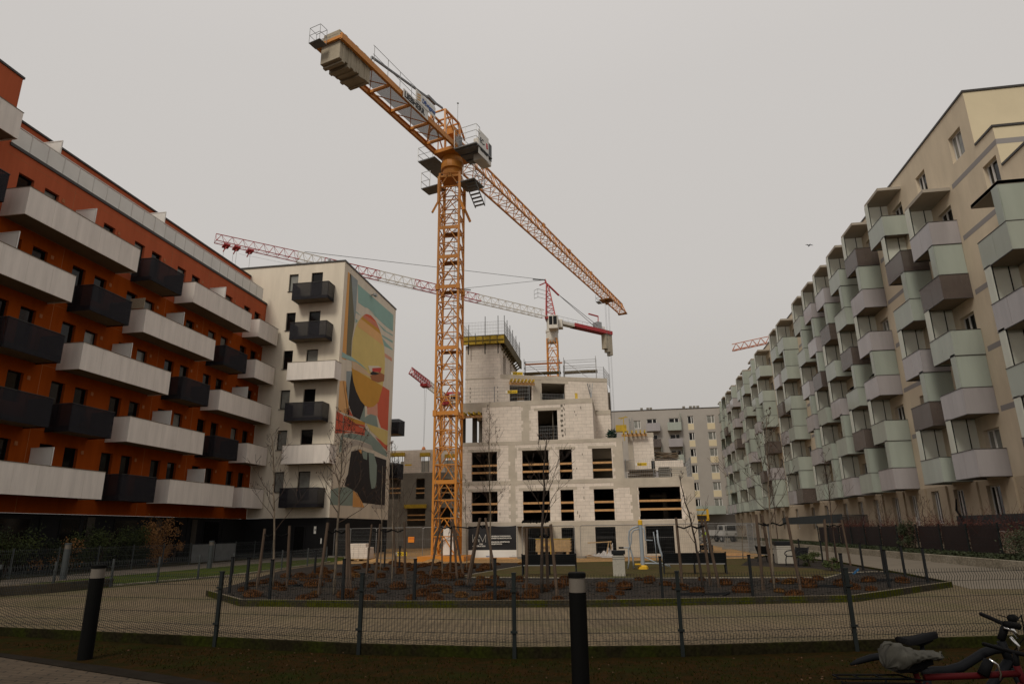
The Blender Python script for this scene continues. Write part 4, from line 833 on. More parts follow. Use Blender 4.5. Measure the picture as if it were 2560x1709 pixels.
for z in (4.9, 9.45, 14.0, 18.5, 20.8, 23.1): mb = MB(); mb.box(CM.x-.68, CM.y-.83, z-.13, CM.x+.68, CM.y-.79, z+.13); mb.build('mast_collar', 'crane_orange', cr1); mb = MB(); mb.box(CM.x-.6, CM.y+.05, z-.05, CM.x+.6, CM.y+.65, z); mb.build('mast_landing', 'crane_dark', cr1)
for z in (9.45, 18.5):
    for sx_ in (-1, 1):
        for sy_ in (-1, 1): mb = MB(); mb.box(CM.x+sx_*.75-.13, CM.y+sy_*.75-.13, z-.2, CM.x+sx_*.75+.13, CM.y+sy_*.75+.13, z+.2); mb.build('mast_joint', 'crane_orange', cr1)
mb = MB()
for x in (.15, .55): mb.bar((CM.x+x, CM.y+.45, .4), (CM.x+x, CM.y+.45, 27.5), .03)
for i in range(90): mb.bar((CM.x+.15, CM.y+.45, .6+.3*i), (CM.x+.55, CM.y+.45, .6+.3*i), .02)
for i in range(30): z = 1.5+.9*i; mb.tube([(CM.x+.15, CM.y+.45, z), (CM.x+.05, CM.y+.1, z), (CM.x+.35, CM.y-.1, z), (CM.x+.65, CM.y+.1, z), (CM.x+.55, CM.y+.45, z)], .014, 4)
mb.build('ladder', 'galv', cr1)
mb = MB(); mb.lathe((CM.x, CM.y, 0), [(.68, 27.3), (.70, 28.1), (.86, 28.15), (.86, 28.7), (.80, 28.75), (.80, 29.2)], 28); mb.box(CM.x-.78, CM.y-.78, 27.25, CM.x+.78, CM.y+.78, 27.42); mb.obox(K(-.1, 0, 29.32), CD*1.2, CR*.85, Z3*.15)
mb.build('slewing_ring', 'crane_orange', cr1, bevel=.02)
mb = MB()
for sx_ in (-1, 1):
    for sy_ in (-1, 1): mb = MB(); mb.bar((CM.x+sx_*.8, CM.y+sy_*.8, 25.3), (CM.x+sx_*1.2, CM.y+sy_*1.0, 24.3), .15); mb.bar((CM.x+sx_*.8, CM.y+sy_*.8, 25.2), (CM.x+sx_*.8, CM.y+sy_*.8, 27.3), .17); mb.build('climbing_leg', 'crane_orange', cr1)
mb = MB(); tri_jib(mb, K(1.2, 0, 29.55), K(43.8, 0, 29.65), .72, .5, 1.85, 1.3, 28, .13, .055)
for s_ in (17.5, 24.5, 31.5): mb.obox(K(s_, 0, 31.45-.012*s_), CD*.25, CR*.1, Z3*.16)
mb.build('jib', 'crane_orange', cr1)
mb = MB(); mb.obox(K(43.7, 0, 29.55), CD*.2, CR*.6, Z3*.08); mb.obox(K(37, 0, 29.35), CD*.7, CR*.75, Z3*.07); mb.obox(K(37, 0, 29.1), CD*.2, CR*.15, Z3*.25); mb.build('trolley', 'crane_dark', cr1)
mb = MB()
for a, b in (((35.6, -.95), (35.6, -.4)), ((36.5, -.95), (36.5, -.4)), ((35.6, -.95), (36.5, -.95))): mb.bar(K(*a, 28.9), K(*b, 28.9), .04); mb.bar(K(*a, 28.9), K(*a, 29.8), .03); mb.bar(K(*a, 29.4), K(*b, 29.4), .03)
mb.obox(K(36.05, -.7, 28.87), CD*.45, CR*.25, Z3*.02); mb.build('trolley_cage', 'galv_dark', cr1)
mb = MB()
for a, b in ((36.8, -.2), (37.2, -.2), (36.8, .2), (37.2, .2)): mb.bar(K(a, b, 29.1), K(37+(a-37)*.6, b*.6, 9.6), .022)
mb.bar(K(1.5, 0, 29.75), K(37, 0, 29.4), .02); mb.build('hoist_rope', 'galv_dark', cr1)
mb = MB(); mb.obox(K(37, 0, 9.4), CD*.25, CR*.12, Z3*.3); mb.tube([K(37, 0, 9.1), K(37, 0, 8.8), K(37.12, 0, 8.65), K(37.2, 0, 8.8)], .05, 6); mb.build('hook_block', 'form_yellow', cr1)
# A-frame head above the slewing ring
mb = MB()
for r_ in (-.75, .75):
    mb.bar(K(-2.1, r_*.8, 32.1), K(-.1, r_*.8, 32.1), .13); mb.bar(K(-2.1, r_*.8, 32.1), K(-2.3, r_, 29.7), .13); mb.bar(K(-.1, r_*.8, 32.1), K(1.2, r_*.5, 31.4), .13); mb.bar(K(-.1, r_*.8, 32.1), K(.1, r_, 29.6), .15)
    mb.bar(K(-2.1, r_*.8, 32.1), K(.1, r_, 29.7), .08); mb.bar(K(-1.1, r_*.8, 32.1), K(-2.3, r_, 30.2), .07); mb.bar(K(-1.1, r_*.8, 32.1), K(-.9, r_, 29.7), .07); mb.bar(K(.1, r_, 29.6), K(1.2, 0, 31.4), .1)
for s_ in (-2.1, -1.1, -.1): mb.bar(K(s_, -.6, 32.1), K(s_, .6, 32.1), .1)
mb.bar(K(-2.2, -.7, 30.7), K(-2.2, .7, 30.7), .1); mb.obox(K(-.3, 0, 31.3), CD*.35, CR*.5, Z3*.3); mb.build('tower_head', 'crane_orange', cr1)
mb = MB()
for r_ in (-.95, .95): mb.obox(K(-7.35, r_, 29.5), CD*6.5, CR*.045, Z3*.19); mb.obox(K(-7.35, r_*.95, 29.69), CD*6.5, CR*.09, Z3*.02); mb.obox(K(-7.35, r_*.95, 29.31), CD*6.5, CR*.09, Z3*.02)
for s_ in (-.9, -2.3, -4.4, -6.7, -9.0, -10.8, -13.8): mb.obox(K(s_, 0, 29.48), CD*.06, CR*.9, Z3*.10)
for a, b in ((-2.3, -4.4), (-4.4, -6.7), (-6.7, -9), (-9, -10.9)): mb.bar(K(a, -.85, 29.38), K(b, .85, 29.38), .05); mb.bar(K(a, .85, 29.38), K(b, -.85, 29.38), .05)
mb.build('counter_jib', 'crane_orange', cr1)
mb = MB()
for a, b in ((-2.4, -4.3), (-4.5, -6.6), (-6.8, -8.9), (-9.1, -10.8)): mb = MB(); mb.obox(K((a+b)/2, .12, 29.56), CD*(a-b)/2, CR*.62, Z3*.008); mb.build('walkway', 'grating', cr1)
mb = MB(); mb.bar(K(-10.6, .5, 30.55), K(-2.0, .3, 32.35), .10, .13); mb.bar(K(-10.7, .5, 29.7), K(-10.6, .5, 30.55), .1); mb.obox(K(-3.6, .37, 32.0), CD*.5, CR*.09, Z3*.11); mb.build('tie_bar', 'galv_dark', cr1)
for i in range(11):
    s_ = -11.05-.25*i; dz = .05*math.sin(i*1.7)-.02*i*(i % 2); mb = MB(); mb.obox(K(s_, 0, 29.15+dz), CD*.123, CR*(.74-.02*(i % 3)), Z3*.9); mb.obox(K(s_, 0, 30.08+dz*.5), CD*.123, CR*.6, Z3*.16); mb.build('ballast_block', 'ballast', cr1, bevel=.03)
mb = MB()
for a in (-11.0, -9.6, -8.3, -7.0): mb.bar(K(a, 1.05, 29.6), K(a, 1.05, 30.85), .028)
for z in (30.2, 30.85): mb.bar(K(-11.1, 1.05, z), K(-4.2, 1.05, z), .022)
for a in (-4.2, -2.6): mb.bar(K(a, 1.05, 29.6), K(a, 1.05, 30.85), .028)
for a in (-13.95, -14.5):
    for b in (-.9, -.1): mb.bar(K(a, b, 29.2), K(a, b, 30.2), .022)
    mb.bar(K(a, -.9, 30.2), K(a, -.1, 30.2), .022); mb.bar(K(a, -.9, 29.7), K(a, -.1, 29.7), .02)
for z in (29.7, 30.2): mb.bar(K(-13.95, -.9, z), K(-14.5, -.9, z), .02); mb.bar(K(-13.95, -.1, z), K(-14.5, -.1, z), .02)
mb.obox(K(-14.22, -.5, 29.18), CD*.29, CR*.42, Z3*.02)
mb.build('railing', 'galv_dark', cr1)
mb = MB(); mb.obox(K(-6.5, 1.085, 29.5), CD*1.45, CR*.02, Z3*.33); sb = mb.build('name_board', 'sign_white', cr1)
text('LIEBHERR', .60, K(-7.85, 1.115, 29.28), CD, Z3, 'ink_black', sb, bold=.018, xs=.92)
mb = MB(); mb.obox(K(-5.4, 1.12, 30.25), CD*1.2, CR*.02, Z3*.42); sb = mb.build('hire_board', 'sign_white', cr1)
text('Dźwigmar', .5, K(-5.85, 1.15, 30.08), CD, Z3, 'ink_blue', sb, bold=.015, xs=.78)
mb = MB()
for j in range(3): mb.obox(K(-6.25, 1.146, 30.02+.2*j), CD*.2+Z3*.06, CR*.004, Z3*.06)
mb.build('logo', 'ink_tan', sb)
# side platforms, cab and its board
mb = MB(); mb.obox(K(-.2, 1.95, 29.0), CD*1.25, CR*.95, Z3*.04); mb.obox(K(.2, -1.6, 29.0), CD*1.4, CR*.75, Z3*.04); mb.build('platform', 'galv_dark', cr1); mb = MB(); mb.obox(K(-.2, -1.5, 26.9), CD*.55, CR*.8, Z3*.03); mb.build('platform', 'galv_dark', cr1); mb = MB(); mb.obox(K(.2, 1.5, 26.7), CD*.8, CR*.75, Z3*.03); mb.build('platform', 'galv_dark', cr1); mb = MB()
for s_ in (-1.2, -.4, .4): mb.obox(K(s_, 1.95, 28.93), CD*.03, CR*.95, Z3*.05)
mb.build('platform_beam', 'galv_dark', cr1); mb = MB(); mb.bar(K(-.3, 1.35, 26.7), K(1.25, 1.35, 25.3), .06); mb.bar(K(-.3, 2.15, 26.7), K(1.25, 2.15, 25.3), .06); mb.bar(K(-.3, 2.15, 27.6), K(1.25, 2.15, 26.2), .03); mb.bar(K(1.25, 2.15, 25.3), K(1.25, 2.15, 26.2), .03)
for i in range(7): mb.obox(K(-.2+.22*i, 1.75, 26.6-.2*i), CD*.1, CR*.4, Z3*.02)
mb.build('stairs', 'galv_dark', cr1)
mb = MB()
def rails(pts, z0, hs, w_=.032):
    for p in pts: mb.bar(K(*p, z0), K(*p, z0+hs[-1]), w_)
    for a, b in zip(pts, pts[1:]):
        for h in hs: mb.bar(K(*a, z0+h), K(*b, z0+h), w_*.9)
rails([(.8, 1.05), (-1.45, 1.05), (-1.45, 2.0), (-1.45, 2.9), (-.9, 2.9)], 29.04, (.5, 1.0, 1.5)); rails([(1.6, -1.0), (1.6, -2.35), (.2, -2.35), (-1.2, -2.35), (-1.2, -1.0)], 29.04, (.5, 1.1)); rails([(.35, -2.3), (-.75, -2.3), (-.75, -1.5)], 26.93, (.55, 1.3)); rails([(-.6, 1.3), (-.6, 2.25), (1.0, 2.25), (1.0, 1.3)], 26.73, (.55, 1.1))
mb.build('platform_railing', 'galv', cr1)
mb = MB(); mb.obox(K(.5, 2.35, 29.35), CD*.7, CR*.40, Z3*.95); mb.obox(K(.5, 2.35, 30.33), CD*.6, CR*.36, Z3*.05); cabm = mb.build('cab', 'crane_white', cr1, bevel=.05)
mb = MB(); mb.obox(K(1.21, 2.35, 29.45), CD*.012, CR*.36, Z3*.75); mb.obox(K(.93, 2.765, 29.5), CD*.26, CR*.012, Z3*.7); mb.build('cab_window', 'glass', cabm)
mb = MB(); mb.obox(K(-.15, 2.80, 29.45), CD*.78, CR*.015, Z3*1.02); sb = mb.build('cab_board', 'sign_white', cabm)
text('EC-', .62, K(-.75, 2.82, 29.45), CD, Z3, 'ink_black', sb, bold=.012, xs=.8); text('B', .62, K(.22, 2.82, 29.45), CD, Z3, 'ink_red', sb, bold=.015, xs=.8); text('LIEBHERR', .26, K(-.72, 2.82, 28.8), CD, Z3, 'ink_black', sb, bold=.006)
mb = MB(); mb.obox(K(.9, .95, 29.9), CD*.4, CR*.25, Z3*.4); mb.obox(K(-.6, .9, 30.0), CD*.2, CR*.2, Z3*.45); mb.build('control_box', 'galv_dark', cr1)
mb = MB(); mb.bar(K(.2, .3, 32.0), K(.2, .3, 34.2), .03); mb.obox(K(.2, .3, 34.2), CD*.06, CR*.06, Z3*.03); mb.build('antenna', 'galv_dark', cr1)
mb = MB(); mb.box(CM.x-.1, CM.y-.5, .35, CM.x+.6, CM.y+.2, 2.0); mb.build('switch_cabinet', 'sign_white', cr1)
# ---------------- red and white hammerhead crane behind
RM = Vector((-13.2, 130, 0)); RD = Vector((-.694, -.721, 0)).normalized(); RR = Vector((RD.y, -RD.x, 0)); Q = lambda s_, r_, z: RM+RD*s_+RR*r_+Z3*z
cr2 = thing('tower_crane', 'red and white hammerhead tower crane rising behind the unfinished building', 'crane', RM)
mb = MB(); vlat(mb, (RM.x+.6, RM.y), 1.05, 0, 39.6, 20, .22, .11); mb.build('mast', 'crane_orange', cr2)
mb = MB(); mb.lathe((RM.x+.6, RM.y, 0), [(1.0, 38.9), (1.25, 39.4), (1.25, 41.0), (1.35, 41.1), (1.35, 41.6), (1.1, 41.7), (1.1, 44.2)], 20); mb.build('slewing_ring', 'crane_white', cr2)
mb = MB(); mb.box(RM.x+.2, RM.y-3.2, 41.1, RM.x+2.1, RM.y-1.3, 43.9); mb.box(RM.x+1.2, RM.y-1.2, 41.8, RM.x+2.9, RM.y+.5, 43.6); c2 = mb.build('cab', 'crane_white', cr2, bevel=.08)
mb = MB(); mb.box(RM.x+.35, RM.y-3.24, 41.9, RM.x+1.05, RM.y-3.2, 43.7); mb.build('cab_window', 'glass', c2); mb = MB(); mb.box(RM.x+1.2, RM.y-3.24, 41.9, RM.x+1.95, RM.y-3.2, 43.7); mb.build('cab_window', 'glass', c2); mb = MB(); mb.box(RM.x+2.9, RM.y-.8, 42.6, RM.x+2.93, RM.y-.1, 43.3); mb.build('cab_window', 'glass', c2)
mb = MB()
for a, b in ((-1.0, -1.2), (1.0, -1.2), (1.0, 1.2), (-1.0, 1.2)): mb.bar(RM+Vector((a+.5, b, 44.0)), RM+Vector((a*.22-.1, b*.25, 51.6)), .2)
for i in range(7):
    t0, t1 = i/7, (i+1)/7
    for k in range(4):
        qs = ((-1.0, -1.2), (1.0, -1.2), (1.0, 1.2), (-1.0, 1.2)); P = lambda q_, t: RM+Vector((q_[0]*(1-.78*t)+.5-.6*t, q_[1]*(1-.75*t), 44+7.6*t)); mb.bar(P(qs[k], t0), P(qs[(k+1) % 4], t1), .09); mb.bar(P(qs[k], t1), P(qs[(k+1) % 4], t1), .09)
mb.bar(RM+Vector((-.1, 0, 51.4)), RM+Vector((-.6, 0, 53.0)), .35); mb.bar(RM+Vector((-.4, 0, 52.3)), Q(2.2, 0, 51.2), .25); mb.bar(RM+Vector((-.2, 0, 52.0)), Q(-3.0, 0, 50.0), .28); mb.box(RM.x-.7, RM.y-1.3, 43.9, RM.x+1.7, RM.y+1.3, 44.3)
mb.build('tower_head', 'crane_red', cr2)
mb = MB(); a_, b_, c_ = Q(1.0, -.5, 48.2), Q(3.2, -.5, 48.2), Q(3.2, .7, 48.2)
for p, q in ((a_, b_), (b_, c_)):
    for h in (0, .9, 1.8): mb.bar(p+Z3*h, q+Z3*h, .06)
    mb.bar(q, q+Z3*1.8, .06)
mb.build('head_cage', 'galv_dark', cr2)
def jibsec(s0, s1, m, n):
    mb = MB(); tri_jib(mb, Q(s0, 0, 44.3), Q(s1, 0, 44.3), .7, .7, 1.6, 1.6, n, .13, .06); mb.build('jib_section', m, cr2)
jibsec(1.2, 17.5, 'crane_white', 9); jibsec(17.5, 31.5, 'crane_red', 8); jibsec(31.5, 38.5, 'crane_white', 4); jibsec(38.5, 48.5, 'crane_red', 6); jibsec(48.5, 53, 'crane_white', 3); mb = MB(); tri_jib(mb, Q(53, 0, 44.3), Q(65.6, 0, 44.3), .7, .65, 1.6, 1.3, 8, .10, .045); mb.build('jib_section', 'crane_red', cr2)
mb = MB()
for s_ in (60.5, 62.5, 64.0): mb.obox(Q(s_, 0, 44.0), RD*.45, RR*.8, Z3*.12); mb.bar(Q(s_, -.6, 43.9), Q(s_+.2, -.6, 43.2), .12); mb.bar(Q(s_, .6, 43.9), Q(s_+.2, .6, 43.2), .12)
mb.build('trolley', 'crane_red', cr2)
mb = MB()
for s_, r_ in ((60.5, -.4), (62.5, -.4), (62.8, .4), (64.2, .4)): mb.bar(Q(s_, r_, 43.3), Q(s_, r_, 8), .03)
mb.build('hoist_rope', 'galv_dark', cr2)
mb = MB(); hp = RM+Vector((-.5, 0, 52.9)); mb.bar(hp, Q(22, 0, 46.1), .07); mb.bar(hp, Q(52, 0, 46.1), .07); mb.bar(Q(22, 0, 46.1), Q(19.5, 0, 46.4), .18); mb.bar(hp, Q(4, 0, 52.1), .22); mb.bar(Q(20, 0, 44.0), Q(62, 0, 43.2), .02)
for r_ in (-.5, .5): mb.bar(Q(-2.8, 0, 50.2), Q(-14.5, r_, 44.6), .08)
mb.build('tie_bar', 'galv_dark', cr2)
mb = MB(); mb.obox(Q(-4, 0, 43.8), RD*3.3, RR*.7, Z3*.3); mb.build('counter_jib_root', 'crane_white', cr2)
mb = MB(); mb.obox(Q(-12.2, .75, 43.9), RD*5.6, RR*.12, Z3*.4); mb.obox(Q(-12.2, -.75, 43.9), RD*5.6, RR*.12, Z3*.4); mb.obox(Q(-12.2, 0, 43.55), RD*5.4, RR*.7, Z3*.05); mb.bar(Q(-14.2, 0, 44.2), Q(-14.4, 0, 47.4), .2); mb.bar(Q(-14.4, 0, 47.4), Q(-11.8, .3, 47.6), .25); mb.build('counter_jib', 'crane_red', cr2)
mb = MB()
for i in range(9): mb.bar(Q(-2-1.4*i, .9, 44.2), Q(-2-1.4*i, .9, 45.7), .05)
for z in (44.9, 45.7): mb.bar(Q(-1.5, .9, z), Q(-13.5, .9, z), .045)
mb.build('railing', 'galv', cr2)
mb = MB(); mb.obox(Q(-14.2, .2, 45.1), RD*.6, RR*.8, Z3*.85); mb.build('winch', 'galv', cr2)
mb = MB(); mb.obox(Q(-16.0, .75, 45.0), RD*1.1, RR*.06, Z3*.6); sb = mb.build('hire_board', 'sign_white', cr2); tx = -RD
text('Dźwigmar', .5, Q(-15.4, .83, 44.8), tx, Z3, 'ink_blue', sb, xs=.7) if tx.cross(Z3).dot(RR) > 0 else text('Dźwigmar', .5, Q(-15.3, .69, 44.8), tx, Z3, 'ink_blue', sb, xs=.7)
for i in range(3): mb = MB(); mb.obox(Q(-16.0-.75*i, 0, 42.1-.35*i), RD*.34, RR*.62, Z3*(2.0+.3*i)); mb.build('ballast_block', 'ballast', cr2, bevel=.06)
# ---------------- small red crane beyond the shell, pointing towards us
P0 = Vector((-40.6, 152, 0)); D3 = Vector((.02, -1, 0)).normalized(); S3 = Vector((1, .02, 0))
cr3 = thing('tower_crane', 'small red and white crane seen end on, left of the orange mast', 'crane', P0); U = lambda s_, r_, z: P0+D3*s_+S3*r_+Z3*z
mb = MB(); vlat(mb, (P0.x, P0.y), .9, 0, 31, 16, .2, .1); mb.build('mast', 'crane_orange', cr3)
mb = MB(); tri_jib(mb, U(4, 0, 32), U(17, 0, 32), .7, .7, 1.4, 1.4, 8, .16, .08); mb.build('jib_section', 'crane_white', cr3)
mb = MB(); tri_jib(mb, U(17, 0, 32), U(30, 0, 32), .7, .6, 1.4, 1.2, 8, .16, .08); mb.obox(U(20, 0, 31.6), D3*1.2, S3*.8, Z3*.25); mb.build('jib_section', 'crane_red', cr3)
mb = MB(); tri_jib(mb, U(-7, 0, 32), U(4, 0, 32), .8, .7, 1.6, 1.4, 6, .2, .1); mb.box(P0.x-1.2, P0.y-1.2, 31, P0.x+1.2, P0.y+1.2, 32); mb.box(P0.x+.2, P0.y-1.5, 33.4, P0.x+3.2, P0.y+.3, 34.0); mb.build('slewing_frame', 'crane_red', cr3)
mb = MB(); mb.box(P0.x+1.0, P0.y-2, 31.2, P0.x+3.0, P0.y, 33.3); c3 = mb.build('cab', 'crane_white', cr3); mb = MB(); mb.box(P0.x+1.3, P0.y-2.04, 32.0, P0.x+2.7, P0.y-2, 33.1); mb.build('cab_window', 'glass', c3)
mb = MB(); mb.bar(U(20, -.15, 31.4), U(20, 0, 18.6), .04); mb.bar(U(20, .25, 31.4), U(20, 0, 18.6), .04); mb.bar(U(20, 0, 17.4), U(20, 0, 12), .05); mb.build('hoist_rope', 'galv_dark', cr3)
mb = MB(); mb.lathe(U(20, 0, 0), [(.1, 17.4), (.38, 17.7), (.42, 18.3), (.2, 18.7)], 10); mb.build('hook_block', 'm_brown', cr3)
cr4 = thing('tower_crane', 'faint orange crane jib peeping over the stepped glass balconies at right', 'crane', (62, 216, 0))
mb = MB(); tri_jib(mb, (38.7, 220, 58.4), (62, 216, 61.5), .8, .8, 2.2, 2.2, 9, .22, .13); mb.build('jib', 'far_red', cr4); mb = MB(); vlat(mb, (62, 216), 1, 0, 60, 20, .25, .12); mb.build('mast', 'far_red', cr4)
# ================================================================ FENCES OF WELDED WIRE PANELS
def panel_fence(name, label, pts, z0, h, vs, wire, post, wm, posts=None, fold=True, screens=(), pz=0):
    t = thing(name, label, 'fence', (*pts[0], 0)); mb = MB()
    for a, b in zip(pts, pts[1:]):
        A, B = Vector((*a, 0)), Vector((*b, 0)); e = (B-A).normalized(); nn = e.cross(Z3); n = max(2, round((B-A).length/vs))
        prof = [(z0, 0), (z0+.06, 0), (z0+.12, .035), (z0+.18, 0), (z0+h-.2, 0), (z0+h-.13, .035), (z0+h-.06, 0), (z0+h, 0)] if fold else [(z0, 0), (z0+h, 0)]
        for i in range(n+1):
            p = A+(B-A)*i/n
            for (za, da), (zb, db) in zip(prof, prof[1:]): mb.bar(p+nn*da+Z3*za, p+nn*db+Z3*zb, wire)
        hz = [(z0+.06, 0), (z0+.18, 0), (z0+h*.36, 0), (z0+h*.58, 0), (z0+h-.2, 0), (z0+h-.06, 0)] if fold else [(z0+h*k/5, 0) for k in range(6)]
        for z, d in hz: mb.bar(A+nn*d+Z3*z, B+nn*d+Z3*z, wire*1.25)
    mb.build('wire_panel', wm, t)
    for x, y in (posts or pts):
        mb = MB(); mb.box(x-post/2, y-post/2-.035, pz, x+post/2, y+post/2-.035, z0+h+.02); mb.box(x-post/2-.006, y-post/2-.041, z0+h+.02, x+post/2+.006, y+post/2-.029, z0+h+.045)
        for z in (z0+.2, z0+h-.25): mb.box(x-post*.9, y-post/2-.06, z, x+post*.9, y-post/2-.036, z+.035)
        mb.build('post', 'fence_dark' if wm == 'fence_dark' else 'fence_grey', t)
    for a, b, m in screens:
        A, B = Vector((*a, 0)), Vector((*b, 0)); q = MB(); q.obox((A+B)/2+Z3*(z0+h/2-.02)+(B-A).normalized().cross(Z3)*.03, (B-A)/2, (B-A).normalized().cross(Z3)*.006, Z3*(h/2-.06)); q.build('screen_sheet', m, t)
    return t
panel_fence('mesh_fence', 'low dark green wire mesh fence across the foreground', [(-18, 13.7), (-15.6, 13.2), (-13.05, 12.7), (-10.3, 12.25), (-7.35, 11.76), (-4.45, 11.29), (-1.82, 11.16), (.79, 11.57), (3.58, 12.31), (6.95, 13.3), (9.7, 14.15), (12.4, 14.95)], .04, 1.06, .05, .0052, .06, 'fence_dark', pz=-.16)
panel_fence('mesh_fence', 'grey wire mesh fence along the small green lawn at left', [(-19.3, 16.5), (-19.1, 18.6), (-18.93, 20.5), (-18.5, 22.6), (-18.12, 24.6), (-17.74, 26.6), (-17.4, 28.6), (-17.3, 30.8), (-17.4, 33.0), (-17.9, 36.9), (-18.5, 40.7)], .08, .85, .1, .006, .055, 'fence_grey')
panel_fence('mesh_fence', 'grey wire mesh fence in front of the shrubs of the orange building', [(-26.75, 14+2.5*i) for i in range(15)], .06, 1.2, .1, .007, .055, 'fence_grey', screens=[((-26.75, 39.1), (-26.75, 41.45), 'fence_sheet'), ((-26.75, 41.55), (-26.75, 43.9), 'fence_sheet')])
panel_fence('mesh_fence', 'dark fence with red brown infill in front of the hedge at right', [(17.1, 26+3.0*i) for i in range(14)], .34, 1.5, .12, .008, .07, 'fence_dark', screens=[((17.16, 35.1), (17.16, 37.9), 'screen_brown'), ((17.16, 38.1), (17.16, 40.9), 'screen_brown'), ((17.16, 41.1), (17.16, 43.9), 'screen_brown'), ((17.16, 47.1), (17.16, 49.9), 'screen_brown'), ((17.16, 50.1), (17.16, 52.9), 'screen_brown'), ((17.16, 53.1), (17.16, 58.9), 'screen_brown'), ((17.16, 59.1), (17.16, 64.9), 'screen_brown')])
# ================================================================ BOLLARD LAMPS
def bollard(label, x, y, h, r, m='bollard', z0=0):
    t = thing('bollard_lamp', label, 'bollard light', (x, y, z0), 'bollard lamps')
    mb = MB(); mb.lathe((x, y, 0), [(r*1.0, z0), (r, h*.84-.002)], 24); mb.build('column', m, t)
    mb = MB(); mb.lathe((x, y, 0), [(r*.95, h*.84), (r*.95, h*.955)], 24); mb.build('lamp_glass', 'lamp_glass', t)
    mb = MB(); mb.lathe((x, y, 0), [(r*1.04, h*.957), (r*1.04, h*.99), (r*.9, h)], 24); mb.build('cap', m, t)
bollard('dark bollard lamp leaning into view on the near lawn at left', -8.8, 10.4, 1.33, .112, z0=-.13)
bollard('dark bollard lamp at the bottom centre of the near lawn', -.57, 7.95, 1.335, .098, z0=-.13)
bollard('slim bollard lamp beside the side path, left of the brown shrub', -24.0, 26.4, 1.5, .13, 'fence_grey')
bollard('slim bollard lamp beside the pale fence screens near the corner building', -22.7, 34.9, 1.45, .13, 'fence_grey')
# ================================================================ BED POSTS
ORD = ['leftmost', 'second from left', 'third from left', 'fourth from left', 'fifth from left', 'sixth from left', 'seventh from left', 'eighth from left', 'ninth from left', 'tenth from left', 'rightmost']
def bed_post(x, y, label, h=1.1):
    t = thing('bed_post', label, 'post', (x, y, .08), 'short black posts round the gravel bed')
    mb = MB(); mb.box(x-.035, y-.035, .0, x+.035, y+.035, h); mb.build('shaft', 'black_paint', t, bevel=.006); mb = MB(); mb.box(x-.04, y-.04, h+.001, x+.04, y+.04, h+.03); mb.build('cap', 'black', t)
for i, p in enumerate([(-11.88, 19.43), (-10.85, 18.59), (-9.47, 17.42), (-7.45, 17.5), (-5.38, 17.19), (-3.33, 17.4), (.84, 17.95), (3.13, 18.64), (5.54, 19.25), (7.42, 21.59), (9.28, 23.68)]): bed_post(*p, 'black post by the front kerb of the gravel bed, '+ORD[i])
for i, p in enumerate([(-12.65, 24.64), (-12.58, 26.62), (-12.3, 29.18), (-11.3, 29.16), (-11.78, 32.61), (-11.0, 32.57)]): bed_post(*p, 'black post on the back left edge of the heather bed, '+ORD[i] if i < 5 else 'black post on the back left edge of the heather bed, rightmost')
for i, p in enumerate([(9.44, 25.83), (9.45, 27.74), (9.51, 30.26), (10.1, 35.82), (9.78, 37.0), (10.0, 42.39)]): bed_post(*p, 'black post beside the right hand road, '+['nearest', 'second nearest', 'third nearest', 'fourth nearest', 'second farthest', 'farthest'][i])
# ================================================================ BENCHES, BINS, OUTDOOR GYM
def bench(name, label, x, y, wd, rz, cat='bench'):
    t = thing(name, label, cat, (x, y, .09), 'black park benches', rz, True); h = wd/2
    mb = MB()
    for i in range(5): mb.obox((0, -.02-.028*i, .44+.078*i), (h, 0, 0), (0, .014, .003), (0, -.012, .0375))
    mb.build('backrest', 'black_paint', t)
    mb = MB()
    for i in range(4): mb.box(-h, .06+.11*i, .385, h, .155+.11*i, .415)
    mb.build('seat', 'black_paint', t); mb = MB(); mb.box(-h, -.012, .36, h, .02, .40); mb.build('rail', 'galv', t)
    for s_ in (-1, 1):
        mb = MB(); X = s_*(h+.03); mb.tube([(X, -.16, .82), (X, -.03, .45), (X, .0, .3), (X, -.08, 0)], .03, 6); mb.tube([(X, 0, .40), (X, .45, .40), (X, .50, .25), (X, .52, 0)], .028, 6)
        mb.tube([(X, -.07, .60), (X, .15, .66), (X, .38, .64), (X, .50, .58), (X, .53, .50), (X, .47, .44), (X, .42, .48)], .026, 6); mb.build('side_frame', 'black_paint', t)
    if wd > 1.6: mb = MB(); mb.tube([(0, -.16, .8), (0, -.03, .45), (0, .0, .38), (0, -.06, 0)], .025, 6); mb.tube([(0, .02, .37), (0, .45, .37), (0, .5, 0)], .025, 6); mb.build('side_frame', 'black_paint', t)
bench('park_bench', 'long black bench seen from behind, left of the stone bin', -3.03, 27.2, 2.05, R(3))
bench('park_bench', 'long black bench seen from behind, right of the outdoor gym', 2.62, 27.9, 2.3, R(-2))
bench('garden_chair', 'single black seat with curled armrests in front of the far stone bin', 8.0, 33.9, .75, R(118), 'chair')
bench('garden_chair', 'single black seat half hidden behind the far stone bin', 7.0, 37.2, .75, R(-60), 'chair')
def bin_(label, x, y, w_, h):
    t = thing('litter_bin', label, 'bin', (x, y, .09), 'stone litter bins'); mb = MB(); mb.box(x-w_/2, y-w_/2, .05, x+w_/2, y+w_/2, h*.82)
    mb.build('body', 'bin_stone', t, bevel=.012); mb = MB()
    for k in (.68, .76): mb.box(x-w_/2-.003, y-w_/2-.003, h*k, x+w_/2+.003, y+w_/2+.003, h*k+.012)
    mb.build('groove', 'frame_dark', t); mb = MB(); mb.box(x-w_/2-.03, y-w_/2-.03, h*.86, x+w_/2+.03, y+w_/2+.03, h*1.0); mb.box(x-w_/2+.03, y-w_/2+.03, h*.822, x+w_/2-.03, y+w_/2-.03, h*.859); mb.build('lid', 'black_paint', t, bevel=.01)
